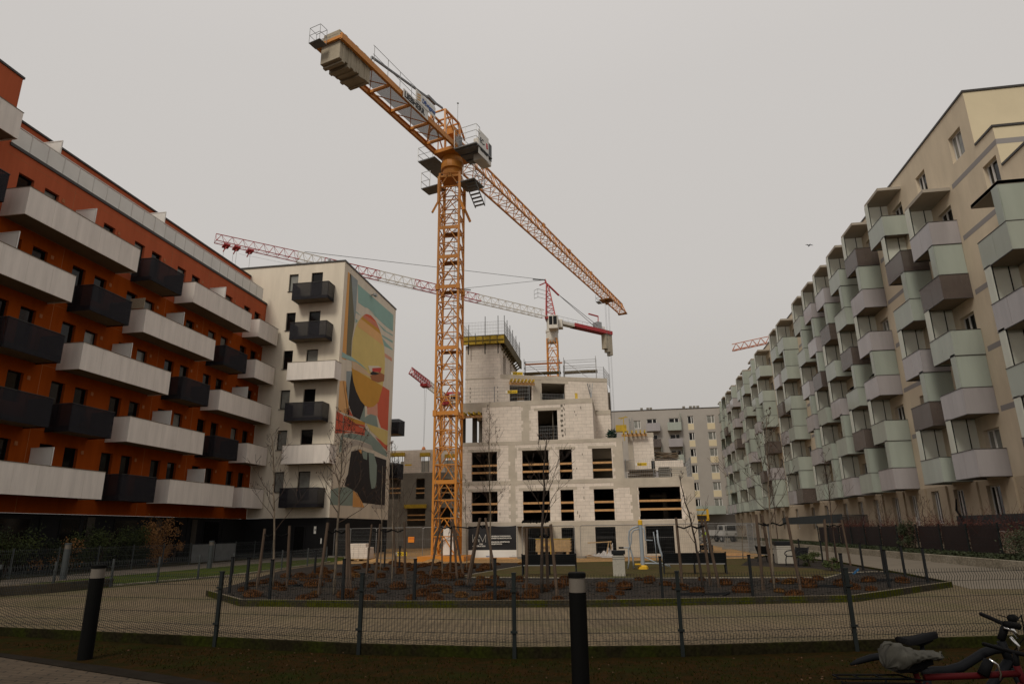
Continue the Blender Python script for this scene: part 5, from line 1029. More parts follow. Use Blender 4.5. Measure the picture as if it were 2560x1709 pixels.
bin_('stone litter bin with a black lid between the two long benches', -.3, 26.9, .46, 1.02); bin_('pale stone litter bin standing behind the single black seat', 7.75, 36.2, .75, 1.12)
gx_, gy_ = .70, 31.3; t = thing('outdoor_gym', 'grey outdoor gym machine with a yellow capped central post', 'exercise machine', (gx_, gy_, .09)); G = lambda x, z, y=0: (gx_+x, gy_+y, z)
mb = MB(); mb.lathe((gx_, gy_, 0), [(.085, .25), (.085, 1.98)], 14); mb.build('post', 'gym_grey', t)
mb = MB(); mb.lathe((gx_, gy_, 0), [(.10, 1.98), (.10, 2.16), (.06, 2.2)], 14); mb.build('post_cap', 'gym_yellow', t); mb = MB(); mb.lathe((gx_, gy_, 0), [(.24, .09), (.22, .2), (.14, .26)], 8); mb.build('base_cover', 'gym_yellow', t)
mb = MB(); mb.tube([G(-.08, 1.92), G(-.32, 1.86), G(-.50, 1.72), G(-.55, 1.4), G(-.52, 1.0), G(-.42, .6), G(-.4, .12)], .038, 8); mb.tube([G(-.08, 1.80, -.1), G(-.3, 1.76, -.1), G(-.42, 1.6, -.1), G(-.46, 1.2, -.1), G(-.58, .95, -.1), G(-.6, .4, -.1), G(-.66, .12, -.1)], .032, 8)
mb.tube([G(.08, 1.9), G(.16, 1.75), G(.18, 1.5), G(.2, 1.32), G(.5, 1.3)], .03, 8); mb.tube([G(.72, 1.75), G(.74, 1.2), G(.82, .8), G(.95, .3), G(1.1, .2)], .045, 8); mb.tube([G(.56, 1.68), G(.6, 1.2), G(.62, .4)], .02, 6); mb.tube([G(-.1, .33), G(.3, .33), G(1.05, .32)], .035, 8); mb.tube([G(.1, .6), G(.5, .4), G(.9, .2)], .025, 6); mb.tube([G(.86, .55), G(1.1, .35), G(1.2, .15)], .03, 6)
mb.build('frame', 'gym_grey', t, smooth=True); mb = MB(); mb.tube([G(-1.02, 1.0), G(-.8, 1.0)], .04, 8); mb.tube([G(.64, 1.78), G(.67, 1.6)], .05, 8); mb.build('grip', 'black', t); mb = MB(); mb.tube([G(-.8, 1.0), G(-.52, 1.0)], .025, 6); mb.build('handle', 'gym_grey', t); mb = MB(); mb.box(gx_-.35, gy_-.25, .28, gx_-.1, gy_+.0, .33); mb.build('footrest', 'gym_yellow', t)
# ================================================================ TREES
def branch(mb, p, d, L, r, depth, rn, lf, up=.25, kids=3, wig=.14):
    n = 5 if depth > 1 else 4; pts = [p]; rs = [r]; q = Vector(p); d = Vector(d).normalized()
    for i in range(n):
        d = (d+Vector((rn.gauss(0, wig), rn.gauss(0, wig), rn.gauss(0, wig)*.5+up*.22))).normalized(); q = q+d*L/n; pts.append(q.copy()); rs.append(max(.0045, r*(1-.75*(i+1)/n)))
    mb.tube(pts, rs, 5 if depth > 1 else 3, caps=False)
    if depth <= 0:
        if rn.random() < lf:
            for _ in range(rn.choice((1, 2, 3))): e = pts[-1-rn.randint(0, 1)]+Vector((rn.gauss(0, .03), rn.gauss(0, .03), -rn.random()*.05)); a = Vector((rn.gauss(0, 1), rn.gauss(0, 1), rn.gauss(0, 1))).normalized()*.022; b = Vector((rn.gauss(0, 1), rn.gauss(0, 1), rn.gauss(0, 1))).normalized()*.03; mb.poly([e-a, e+b, e+a, e-b], 1)
        return
    for k in range(kids+(depth > 1)):
        t = rn.uniform(.25, .95); i = min(n-1, int(t*n)); o = pts[i].lerp(pts[i+1], t*n-i); az = rn.uniform(0, 6.283); side = Vector((math.cos(az), math.sin(az), 0)); nd = (d*.75+side*rn.uniform(.5, 1.0)+Z3*up).normalized()
        branch(mb, o, nd, L*rn.uniform(.38, .62), max(.0045, r*.45), depth-1, rn, lf, up, kids, wig)
def tree(label, x, y, h, seed, bark, rad=.045, lean=(0, 0), start=.3, nb=16, spread=.36, lf=.3, depth=3, kids=2, grp='young bare trees in the gravel bed', z=.08, fork=False):
    rn = random.Random(seed); t = thing('young_tree', label, 'tree', (x, y, z), grp); mb = MB(); pts = []; rs = []
    n = 12
    for i in range(n+1):
        f = i/n; pts.append(Vector((x+lean[0]*f**1.5+rn.gauss(0, .025)*f, y+lean[1]*f**1.5+rn.gauss(0, .025)*f, z+h*f))); rs.append(rad*.62*(1-.85*f)+.004)
    pts[0] = Vector((x, y, z-.05)); mb.tube(pts, rs, 7); mb.build('trunk', bark, t, smooth=True)
    mb = MB()
    nb = int(nb*.8)
    for k in range(nb):
        f = start+(1-start)*(k+rn.random())/nb*.97; i = min(n-1, int(f*n)); o = pts[i].lerp(pts[i+1], f*n-i); az = k*2.4+rn.uniform(-.5, .5); L = h*spread*(1.12-f)*rn.uniform(.7, 1.25)
        branch(mb, o, Vector((math.cos(az), math.sin(az), rn.uniform(.7, 1.5))), L, max(.005, rad*.28*(1.15-f)), depth-1, rn, lf, .35, kids)
    mb.build('crown', ['twig' if bark != 'bark_dark' else 'bark_dark', 'dead_leaf'], t); return t
tree('white birch leaning left in front of the orange building, leftmost tree', -11.27, 20.89, 5.2, 1, 'bark_white', .06, (-.55, 0), .34, 18, .40, .25)
tree('bushy birch with dead leaves in front of the mural', -8.38, 19.08, 5.3, 2, 'bark_white', .07, (-.1, .2), .36, 26, .40, .75)
tree('thin pale birch just right of the bushy birch by the mural corner', -10.53, 28.67, 4.6, 3, 'bark_white', .045, (-.1, 0), .4, 12, .3, .4)
tree('spindly birch between the mural and the crane', -8.02, 23.02, 4.9, 4, 'bark_white', .038, (-.2, 0), .35, 13, .34, .35)
tree('slim white birch at the left foot of the crane mast', -7.2, 26.6, 3.7, 5, 'bark_white', .045, (-.35, 0), .35, 11, .3, .2)
tree('crooked birch sapling against the crane base', -7.28, 31.15, 4.3, 6, 'bark_white', .035, (-.15, 0), .4, 10, .3, .2)
tree('tall slender birch in front of the black banner', -6.1, 30.79, 7.6, 7, 'bark_white', .06, (-.05, 0), .30, 30, .24, .5)
tree('dark barked tree with wide bare limbs behind the bottom centre bollard', -2.43, 19.75, 4.5, 8, 'bark_dark', .085, (.25, 0), .38, 13, .50, .12, kids=3)
tree('dark tree leaning left beside the long right bench', 2.16, 21.15, 3.3, 9, 'bark_dark', .065, (-.40, 0), .25, 12, .38, .1)
tree('very thin white sapling far behind the right bench', 6.48, 40.5, 2.6, 10, 'bark_white', .04, (.25, 0), .4, 8, .25, .1)
tree('birch with spreading bare twigs in front of the right balconies', 4.1, 20.79, 5.0, 11, 'bark_white', .055, (.35, 0), .36, 22, .42, .3)
tree('small dark birch by the road in front of the beige facade', 9.75, 34.5, 5.2, 12, 'twig', .05, (.1, 0), .4, 18, .32, .2)
tree('slender sapling at the back of the heather bed left of the crane', -12.44, 36.3, 3.9, 13, 'bark_white', .035, (0, 0), .35, 10, .3, .2)
tree('grey twiggy tree half hidden between the bins and the far road', 9.2, 44.0, 5.2, 14, 'twig', .05, (0, 0), .35, 16, .34, .2)
tree('reddish bare shrub tree in the terrace garden, farther one', 18.2, 52, 3.4, 15, 'twig', .05, (0, 0), .15, 16, .42, .1, grp='bare shrubs on the terraces', z=.33)
tree('reddish bare shrub tree in the terrace garden at the right edge', 18.4, 33.2, 4.0, 16, 'twig', .06, (0, 0), .15, 16, .42, .1, grp='bare shrubs on the terraces', z=.33)
tree('bare multi stemmed shrub in the terrace garden, middle one', 17.9, 44.6, 3.3, 17, 'twig', .05, (0, 0), .12, 16, .45, .1, grp='bare shrubs on the terraces', z=.33)
def support(label, x, y, st, h=2.05):
    t = thing('tree_stakes', label, 'tree stakes', (x, y, .08), 'wooden stakes supporting the young trees')
    tp = []
    for bx, by, tx, ty in st: mb = MB(); mb.tube([(bx, by, 0), (tx, ty, h+.05*math.sin(bx*9))], [.048, .042], 7); mb.build('stake', 'stake', t); tp.append((tx, ty))
    mb = MB()
    for p in tp: mb.tube([(*p, h-.22), ((p[0]+x)/2, (p[1]+y)/2, h-.30), (x, y, h-.22)], .026, 4)
    mb.build('strap', 'strap', t)
support('two splayed stakes tied to the leftmost birch', -11.45, 20.95, [(-12.0, 21.2, -11.9, 21.2), (-11.05, 21.4, -11.1, 21.35)], 2.0)
support('three stakes tied round the bushy birch by the mural', -8.42, 19.1, [(-8.75, 18.84, -8.6, 18.85), (-8.0, 19.4, -8.2, 19.4), (-7.9, 18.9, -8.05, 18.95)], 2.08)
support('two stakes holding the thin birch by the mural corner', -10.55, 28.67, [(-11.1, 28.5, -10.95, 28.5), (-9.9, 28.9, -10.05, 28.8)], 2.1)
support('two stakes beside the spindly birch left of the crane', -8.1, 23.02, [(-8.7, 23.2, -8.6, 23.2), (-7.5, 22.9, -7.6, 22.9)], 2.1)
support('crossed stakes in front of the crane base', -6.9, 26.3, [(-7.6, 26.2, -7.2, 26.2), (-6.3, 26.5, -6.75, 26.4), (-7.0, 27.0, -6.9, 26.8)], 2.2)
support('leaning stakes crossing in front of the black banner', -4.75, 23.0, [(-4.15, 22.1, -4.65, 22.6), (-5.5, 23.9, -5.0, 23.4), (-5.3, 22.6, -4.9, 22.9), (-6.2, 25, -6.45, 25.2)], 2.2)
support('three stakes tied to the dark tree behind the centre bollard', -2.35, 19.75, [(-2.87, 19.74, -2.82, 19.74), (-1.93, 19.2, -2.08, 19.3), (-2.3, 20.2, -2.3, 20.1)], 1.9)
support('pair of stakes with a sagging black strap beside the right bench', 2.0, 21.5, [(1.66, 22.14, 1.62, 22.1), (2.51, 22.15, 2.40, 22.1), (2.7, 21.6, 2.45, 21.7)], 2.1)
support('three stakes with black straps round the right birch', 4.25, 20.8, [(3.79, 20.79, 3.82, 20.8), (4.2, 21.2, 4.05, 21.15), (4.75, 20.55, 4.62, 20.6)], 2.15)
support('two stakes with a strap beside the road at the far bin', 9.8, 34.4, [(9.4, 34.84, 9.5, 34.8), (10.1, 33.74, 10.0, 33.8), (9.2, 34.0, 9.35, 34.1)], 2.1)
# ================================================================ HEATHER CUSHIONS
def tuft(mb, rn, r, h, n, m=0):
    mb.lathe((0, 0, 0), [(r*.86, 0), (r*.98, h*.3), (r*.9, h*.6), (r*.6, h*.85), (r*.04, h*.95)], 12, m)
    for i in range(n):
        a = rn.uniform(0, 6.283); q = math.sqrt(rn.random()); x, y = math.cos(a)*q*r, math.sin(a)*q*r; z = h*(.28+.68*math.sqrt(max(0, 1-q*q))); o = Vector((x*.95, y*.95, z*.92)); d = Vector((x*.22+rn.gauss(0, .018), y*.22+rn.gauss(0, .018), .02+h*rn.uniform(.08, .3))); w_ = Vector((-math.sin(a), math.cos(a), 0))*.009
        mb.poly([o-w_, o+w_, o+d], m)
hs = []
for i, (r_, h, m, lb) in enumerate(((.25, .19, 'heather', 'russet heather cushion in the gravel bed, large and domed'), (.19, .14, 'heather', 'small russet heather cushion in the gravel bed'), (.17, .12, 'heather_pale', 'pale straw coloured heather cushion in the gravel bed'))):
    mb = MB(); tuft(mb, random.Random(i), r_, h, 420); o = mb.build('heather', m); tag(o, lb, 'plant', 'heather cushions'); hs.append(o)
rn = random.Random(11); spots = [(-4.83, 17.15), (-3.83, 17.33), (-2.82, 17.45), (-4.48, 18.52), (-3.31, 18.28), (-5.14, 19.59), (-5.77, 20.24), (-5.64, 18.76)]
def inpoly(x, y, P):
    c = False
    for (a, b), (d, e_) in zip(P, P[1:]+P[:1]):
        if (b > y) != (e_ > y) and x < (d-a)*(y-b)/(e_-b)+a: c = not c
    return c
LAWN = [(-6.6, 26.0), (-5.2, 34.5), (-3.2, 38.0), (7.0, 41.3), (5.3, 34), (7.9, 31.5), (8.7, 28.6), (6.9, 25.5), (-1, 25.3)]; k = 0
while len(spots) < 150 and k < 6000:
    k += 1; x, y = rn.uniform(-14, -2.0) if len(spots) < 112 else rn.uniform(-3, 8.6), rn.uniform(17, 37)
    if x > -2 and (y > 25.0 or rn.random() < .5): continue
    if not inpoly(x, y, BED) or not inpoly(x-.4, y-.4, BED) or not inpoly(x+.4, y-.4, BED) or inpoly(x, y, LAWN) or inpoly(x+.3, y, LAWN): continue
    if all((x-a)**2+(y-b)**2 > (.52 if x > -2 else .46)**2 for a, b in spots): spots.append((x, y))
for i, (x, y) in enumerate(spots):
    sz = rn.choice((0, 0, 1, 1, 1, 2)); o = hs[sz] if i == sz and i < 3 else hs[sz].copy()
    if not o.users_collection: COL.objects.link(o)
    f = rn.uniform(.75, 1.25); o.location = (x, y, .08); o.rotation_euler = (rn.gauss(0, .06), rn.gauss(0, .06), rn.uniform(0, 6)); o.scale = (f*rn.uniform(.9, 1.25), f*rn.uniform(.9, 1.15), f*rn.uniform(.8, 1.1))
for h in hs:
    if h.location.length == 0: h.location = (-6.3+hs.index(h)*.8, 22.5, .08)
# ================================================================ SHRUBS
def foliage(mb, c, rad, n, size, rn, m=0, clump=.35):
    c = Vector(c); cl = [c+Vector((rn.uniform(-1, 1)*rad[0], rn.uniform(-1, 1)*rad[1], rn.uniform(-.9, 1)*rad[2]))*.78 for _ in range(max(4, n//90))]
    for i in range(n):
        b = rn.choice(cl); p = b+Vector((rn.gauss(0, rad[0]*clump*.6), rn.gauss(0, rad[1]*clump*.6), rn.gauss(0, rad[2]*clump*.6))); a = Vector((rn.gauss(0, 1), rn.gauss(0, 1), rn.gauss(0, 1))).normalized(); d = a.orthogonal().normalized()
        mb.poly([p-a*size, p+d*size*.45, p+a*size, p-d*size*.45], m)
def shrub(name, label, c, rad, n, size, ms, seed, cat='shrub', grp=None, stems=5):
    rn = random.Random(seed); t = thing(name, label, cat, (c[0], c[1], max(0, c[2]-rad[2])), grp); mb = MB()
    foliage(mb, c, rad, n, size, rn, 0)
    if len(ms) > 1: foliage(mb, (c[0], c[1], c[2]+rad[2]*.25), rad, n//3, size, rn, 1)
    mb.build('foliage', ms, t); mb = MB()
    for i in range(stems): a = rn.uniform(0, 6.28); mb.tube([(c[0], c[1], c[2]-rad[2]-.05), (c[0]+math.cos(a)*rad[0]*.3, c[1]+math.sin(a)*rad[1]*.3, c[2]-rad[2]*.1), (c[0]+math.cos(a)*rad[0]*.6, c[1]+math.sin(a)*rad[1]*.6, c[2]+rad[2]*.8)], [.03, .02, .006], 4)
    mb.build('stems', 'twig', t)
SH = 'shrubs in front of the orange building'
for i, (y, rx, rz, m, lb) in enumerate([(24.2, .9, .95, ['bush_dark', 'bush_brown'], 'dark sparse shrub at the left edge below the balconies'), (27.4, 1.2, .95, ['bush_green', 'bush_dark'], 'yellow green shrub by the left teal window poster'), (30.2, 1.0, .75, ['bush_dark', 'bush_brown'], 'low dark shrub with brown tips between the two green shrubs'),
                                       (32.8, 1.5, 1.05, ['bush_green', 'bush_dark'], 'broad olive green shrub below the tall black plinth'), (35.2, 1.0, 1.0, ['bush_dark', 'bush_green'], 'dark green shrub left of the brown shrub')]): shrub('garden_shrub', lb, (-28.0, y, rz+.1), (.85, rx, rz), 2000, .06, m, 20+i, grp=SH)
shrub('garden_shrub', 'tall dry brown shrub in front of the black plinth', (-27.9, 37.3, 1.35), (.75, 1.0, 1.3), 2400, .055, ['bush_brown'], 31, grp=SH); shrub('garden_shrub', 'small dry brown bush at the end of the shrub row', (-27.9, 39.1, .8), (.5, .6, .55), 500, .05, ['bush_brown'], 32, grp=SH)
for i, (x, y, r_) in enumerate([(8.12, 33.08, .38), (9.2, 36.6, .42), (8.2, 29.77, .33), (9.0, 32.2, .3)]): shrub('pine_shrub', 'low green shrub '+['beside the single black seat', 'beside the road posts behind the seat', 'at the front of the right gravel strip', 'between two road posts'][i], (x, y, .08+r_*.7), (r_, r_, r_*.7), 420, .045, ['bush_green'], 40+i, grp='low green shrubs at the right of the bed', stems=3)
HG = 'hedge bushes behind the right hand fence'
for i in range(7):
    y = 28.5+5.0*i; lb = ['dense red twig hedge bush behind the right fence, nearest', 'red twig hedge bush behind the right fence, second nearest', 'red leaved hedge bush by the brown fence panel', 'bare red brown hedge bush beyond the brown panel', 'brown hedge bush in the middle of the fence row', 'thin hedge bush behind the far brown panel', 'farthest hedge bush behind the right fence'][i]
    rn = random.Random(60+i); t = thing('hedge_bush', lb, 'hedge', (17.75, y, .33), HG); mb = MB(); foliage(mb, (17.75, y, 1.2), (.4, 2.6, .75), 3200, .05, rn, 0, .6); mb.build('foliage', 'bush_red', t); mb = MB()
    for k in range(26): branch(mb, Vector((17.75+rn.uniform(-.2, .2), y+rn.uniform(-2.5, 2.5), .33)), Vector((rn.gauss(0, .2), rn.gauss(0, .3), 1)), rn.uniform(1.2, 2.3), .014, 1, rn, 0, .3, 4)
    mb.build('stems', ['bush_red', 'dead_leaf'], t)
shrub('ivy_bush', 'dark green ivy bush hanging over the brown fence panel', (17.0, 45.2, 1.15), (.3, .9, .8), 1200, .07, ['ivy'], 70, 'shrub'); shrub('ivy_bush', 'dark green bush in front of the fence at the right edge', (16.7, 31.5, 1.0), (.45, 2.0, .7), 1800, .07, ['ivy'], 71, 'shrub')
rn = random.Random(80); mb = MB()
for i in range(15000):
    y = 22+60*rn.random()**1.5; x = rn.uniform(15.5 if y > 40 else 15.8, 17.3); p = Vector((x, y, .36+rn.random()*.16)); a = Vector((rn.gauss(0, 1), rn.gauss(0, 1), rn.gauss(0, .4))).normalized()*.06; d = Vector((rn.gauss(0, 1), rn.gauss(0, 1), rn.gauss(0, .6))).normalized()*.045; mb.poly([p-a, p+d, p+a, p-d])
tag(mb.build('ground_cover', 'ivy'), 'low ivy covering the strip above the concrete retaining wall', 'ground cover', kind='stuff')
rn = random.Random(81); mb = MB()
for i in range(26000):
    y = rn.uniform(5, 13.2); x = rn.uniform(-12, 9)
    if y < 6.4-.42*(x-1) and x < 6: 
        continue
    if y > 11.0+.02*x+(.0 if abs(x+1.8) < 2 else .10*abs(x+1.8)): continue
    h = rn.uniform(.015, .05); a = rn.uniform(0, 6.28); w_ = Vector((math.cos(a), math.sin(a), 0))*.008; p = Vector((x, y, -.13)); mb.poly([p-w_, p+w_, p+Vector((rn.gauss(0, .02), rn.gauss(0, .02), h))], 0 if rn.random() < .6 else 1)
tag(mb.build('grass_blades', ['grass_dark', 'straw']), 'short patchy grass of the near lawn', 'grass', kind='stuff')
mb = MB()
for i in range(420):
    x, y = rn.uniform(-10, 7), rn.uniform(7.5, 11.6)
    if y < 6.4-.42*(x-1)+.3: continue
    p = Vector((x, y, -.11+rn.random()*.02)); a = Vector((rn.gauss(0, 1), rn.gauss(0, 1), .2)).normalized()*rn.uniform(.010, .022); d = Vector((rn.gauss(0, 1), rn.gauss(0, 1), .3)).normalized()*.015; mb.poly([p-a, p+d, p+a, p-d], 0 if rn.random() < .85 else 1)
tag(mb.build('fallen_leaves', ['dead_leaf', 'straw']), 'scattered fallen leaves and scraps on the near lawn', 'leaves', kind='stuff')
mb = MB()
for i in range(3000):
    x, y = rn.uniform(-13.5, 10), rn.uniform(17, 30)
    if not inpoly(x, y, BED) or inpoly(x, y, LAWN): continue
    r_ = rn.uniform(.015, .045); mb.obox((x, y, .088), Vector((r_, rn.uniform(-.01, .01), 0)), Vector((0, r_*.7, rn.uniform(-.01, .01))), (0, 0, r_*.5))
tag(mb.build('loose_stones', 'gravel'), 'loose grey stones scattered over the gravel bed', 'stones', kind='stuff')
mb = MB(); 
for c in ((-4.6, 21.6), (5.9, 22.0), (1.9, 19.3), (8.2, 24.2), (-11.1, 22)):
    for i in range(7): p = Vector((c[0]+rn.uniform(-.5, .5), c[1]+rn.uniform(-.2, .2), .10)); mb.obox(p, (rn.uniform(.1, .3), rn.uniform(-.06, .06), .015), (rn.uniform(-.05, .05), .07, .02), (0, 0, .012))
tag(mb.build('torn_sheet', 'black'), 'torn scraps of black weed sheet poking out of the gravel', 'weed sheet', kind='stuff')
tag(MB().obox((7.28, 23.9, .40), (.10, 0, .08), (0, .015, 0), (-.015, 0, .025)).build('plastic_strip', 'blue'), 'bright blue plastic strip beside a post at the right of the bed', 'plastic strip')
# ================================================================ SITE FENCE PANELS, BANNER, SITE THINGS
def heras(a, b, label, h=2.05, z=.02):
    t = thing('site_fence_panel', label, 'site fence', (*a, z), 'temporary site fence panels'); A, B = Vector((*a, z)), Vector((*b, z)); e = (B-A).normalized(); L = (B-A).length; mb = MB(); c = .12
    mb.tube([A+Z3*.02, A+Z3*(h-c), A+e*c*.3+Z3*(h-c*.3), A+e*c+Z3*h, B-e*c+Z3*h, B-e*c*.3+Z3*(h-c*.3), B+Z3*(h-c), B+Z3*.02], .022, 6); mb.bar(A+Z3*.12, B+Z3*.12, .035); mb.bar(A+Z3*h*.62, B+Z3*h*.62, .012); mb.build('frame', 'galv', t)
    mb = MB(); n = int(L/.12)
    for i in range(1, n): mb.bar(A+e*L*i/n+Z3*.12, A+e*L*i/n+Z3*(h-.02), .0055)
    for j in range(1, 9): mb.bar(A+Z3*h*j/9, B+Z3*h*j/9, .0055)
    mb.build('wire_mesh', 'galv_dark', t); mb = MB(); mb.box(a[0]-.35, a[1]-.1, z, a[0]+.35, a[1]+.1, z+.13); mb.build('foot_block', 'concrete_dark', t)
HP = [(-21.6, 48.6), (-19.3, 46.2), (-16.7, 44.4), (-13.3, 44.0), (-10.4, 44.62), (-7.0, 44.55), (-6.7, 44.6), (-3.3, 45.0), (-2.9, 45.0), (1.2, 43.2), (4.8, 42.0), (8.2, 44.5)]
HL = ['beside the corner building entrance', 'behind the pallet of white blocks', 'with the orange notice left of the crane', 'just in front of the crane mast', 'carrying the black banner', None, 'in front of the timber stack', None, 'between the timber stack and the gym', 'behind the right long bench', 'at the right corner of the unfinished building']
for a, b, l in zip(HP, HP[1:], HL):
    if l: heras(a, b, 'galvanised site fence panel '+l)
for i, (a, b) in enumerate([((9.2, 52), (9.4, 55.4)), ((9.4, 55.6), (10.6, 58.8)), ((8.6, 62), (12.0, 62.4)), ((10.2, 72), (13.6, 72.6)), ((7.6, 80), (11, 80.4)), ((12.6, 64), (13.4, 67.4))]): heras(a, b, 'site fence panel by the far road, '+['nearest the unfinished building', 'second from the unfinished building', 'across the sand', 'in front of the white truck', 'left of the white truck', 'at the kerb wall'][i])
t = thing('banner', 'black and white contractor banner tied to the site fence', 'banner', (-8.7, 44.5, .05)); n_ = 26; mb = MB()
def bz(x, z): return 44.52+.025*math.sin(x*5)*(1-z/2.3)+.03*math.sin(x*2.3+z*2)
for i in range(n_):
    for j in range(8):
        x0, x1 = -10.32+3.24*i/n_, -10.32+3.24*(i+1)/n_; sag = lambda x: .07*abs(math.sin((x+10.32)*1.95)); z0, z1 = .07+2.05*j/8, .07+2.05*(j+1)/8; f = lambda x, z: (x, bz(x, z), z-(sag(x) if z > 2.1 else 0)); mb.poly([f(x0, z0), f(x1, z0), f(x1, z1), f(x0, z1)], 1 if j < 1.4 else 0)
mb.build('sheet', ['ink_black', 'sign_white'], t, smooth=True)
LG = MB(); lx, lz = -10.0, 1.08
for p, q in (((0, .5), (0, 0)), ((0, 0), (.22, .5)), ((.22, .5), (.44, 0)), ((.44, .0), (.44, .2)), ((.44, .32), (.44, .5)), ((.44, .5), (.68, .02)), ((.68, .02), (.88, .5)), ((.88, .5), (.88, .0))): LG.bar((lx+p[0], 44.44, lz+p[1]), (lx+q[0], 44.44, lz+q[1]), .012, .05, up=(0, 1, 0))
LG.build('logo', 'sign_white', t)
for tx_, x, z, sz, mm_ in (('WAM', -9.55, .94, .10, 'sign_white'), ('CONSTRUCTION', -10.0, .80, .115, 'sign_white'), ('GENERALNY WYKONAWCA', -8.74, 1.42, .105, 'sign_white'), ('INWESTYCJI BUDOWLANYCH', -8.74, 1.29, .105, 'sign_white'), ('REALIZACJA KONSTRUKCJI', -8.74, 1.06, .105, 'sign_white'), ('ŻELBETOWYCH', -8.74, .93, .105, 'sign_white'), ('www.wam.pl', -9.1, .18, .10, 'ink_blue')): text(tx_, sz, (x, 44.43, z), X3, Z3, mm_, t, depth=.002, bold=.004, xs=.95)
def note(label, x, y, z, w_, h, m, lines):
    t = thing('notice_sign', label, 'sign', (x, y, z)); mb = MB(); mb.box(x, y-.01, z, x+w_, y+.01, z+h); mb.build('board', m, t)
    for k, l in enumerate(lines): text(l, h*.3, (x+w_*.08, y-.014, z+h*(.58-.4*k)), X3, Z3, 'ink_red', t, depth=.001)
note('small orange notice on the site fence left of the crane', -14.3, 43.95, 1.12, .42, .36, 'sign_orange', ['UWAGA'])
t = thing('timber_stack', 'pallet of pale timber boards with yellow top inside the site fence', 'timber', (-4.8, 45.8, 0)); mb = MB()
for i in range(9): mb.box(-5.95+random.uniform(0, .05), 45.5, .42+.088*i, -3.62+random.uniform(-.05, .03), 46.4, .42+.088*i+.083)
mb.build('boards', 'wood', t); mb = MB(); mb.box(-5.97, 45.48, 1.215, -3.6, 46.42, 1.245); mb.build('top_sheet', 'form_yellow', t); mb = MB()
for x in (-5.8, -4.8, -3.9): mb.box(x, 45.5, .15, x+.15, 46.4, .40)
mb.box(-6.1, 45.4, .03, -3.5, 46.45, .14); mb.build('pallet', 'wood', t)
mb = MB(); mb.bar((-5.2, 45.3, 0), (-5.2, 45.3, .9), .07); mb.bar((-5.5, 45.3, .88), (-5.0, 45.3, .88), .06); mb.bar((-4.9, 45.2, 0), (-4.9, 45.2, 1.45), .05); mb.bar((-5.6, 45.2, 1.42), (-4.9, 45.2, 1.42), .06); tag(mb.build('pallet_fork', 'gym_yellow'), 'yellow steel lifting fork standing before the timber stack', 'lifting fork')
t = thing('block_pallet', 'pallet of white building blocks beside the left site fence', 'blocks', (-17.2, 43.2, 0)); mb = MB()
for j, (n_, s_) in enumerate(((4, 0), (4, .02), (4, 0), (3, .1))):
    for i in range(n_): mb.box(-18.0+.37*i+s_, 42.8, .16+.235*j, -18.0+.37*i+s_+.362, 43.6, .16+.235*j+.23)
mb.build('blocks', 'block', t, bevel=.01); mb = MB()
for x in (-18.0, -17.35, -16.65): mb.box(x, 42.8, .02, x+.12, 43.6, .12)
mb.box(-18.05, 42.78, .12, -16.5, 43.62, .155); mb.build('pallet', 'wood', t)
mb = MB(); 
NX, NY = 16, 6; g_ = lambda i, j: (-2.35+1.5*i/NX, 45.6+.9*j/NY, max(.03, (j/NY)*(.18+.62*(i/NX)**2)*(1-.25*math.sin(i*1.9))+.03*math.sin(i*2.7+j)))
for i in range(NX):
    for j in range(NY): mb.poly([g_(i, j), g_(i+1, j), g_(i+1, j+1), g_(i, j+1)])
tag(mb.build('tarpaulin', 'tarp'), 'white tarpaulin draped over rubble beside the ground floor opening', 'tarpaulin')
mb = MB(); mb.bar((-2.5, 46.2, .95), (-.9, 46.0, 1.02), .06); mb.bar((-1.3, 46.0, 0), (-1.1, 46.1, 1.05), .06); mb.bar((-.9, 46.3, 0), (-1.0, 46.1, 1.05), .06); tag(mb.build('trestle', 'wood'), 'rough wooden trestle beside the white tarpaulin', 'trestle')
mb = MB()
for i in range(12): mb.bar((4.6+.2*math.sin(i), 45.6+i*.12, .08+.04*(i % 3)), (7.6+.3*math.cos(i*2), 46.6+i*.1, .10+.05*(i % 2)), .12, .05)
tag(mb.build('plank_pile', 'plank'), 'loose planks lying by the right corner of the unfinished building', 'planks')
mb = MB()
for x0, x1, y in ((1.1, 4.6, 45.2), (-10.3, -7.0, 44.2)): mb.box(x0, y, .02, x1, y+.1, .13)
tag(mb.build('kick_board', 'plank'), 'pale boards lying along the foot of the site fence', 'planks', kind='stuff')
mb = MB()
for i in range(8):
    x, y = random.uniform(-16, 8), random.uniform(40, 46); mb.lathe((x, y, 0), [(random.uniform(.5, 1.3), 0), (.4, .12), (.05, .2)], 9)
tag(mb.build('sand_heaps', 'sand'), 'low heaps of yellow sand across the building site', 'sand', kind='stuff')
t = thing('lift_platform', 'yellow work platform rising behind the right corner of the unfinished building', 'work platform', (6.1, 55, 0)); mb = MB(); mb.box(5.4, 54.5, 2.36, 6.5, 55.5, 2.44)
for x in (5.42, 6.48):
    for y in (54.5, 55.5): mb.bar((x, y, 2.4), (x, y, 3.22), .06)
for z in (2.8, 3.2):
    for y in (54.5, 55.5): mb.bar((5.4, y, z), (6.5, y, z), .06)
    for x in (5.42, 6.48): mb.bar((x, 54.5, z), (x, 55.5, z), .06)
mb.box(6.35, 54.45, 2.5, 6.5, 54.5, 3.2); mb.build('basket', 'gym_yellow', t); mb = MB()
for i in range(3): mb.bar((5.5, 55, .5+.6*i), (6.4, 55, 1.1+.6*i), .08); mb.bar((6.4, 55, .5+.6*i), (5.5, 55, 1.1+.6*i), .08)
mb.build('scissor_arms', 'galv_dark', t); mb = MB(); mb.box(5.3, 54.5, .2, 6.6, 55.5, .55)
for x in (5.5, 6.4): mb.tube([(x, 54.42, .2), (x, 54.56, .2)], .2, 12)
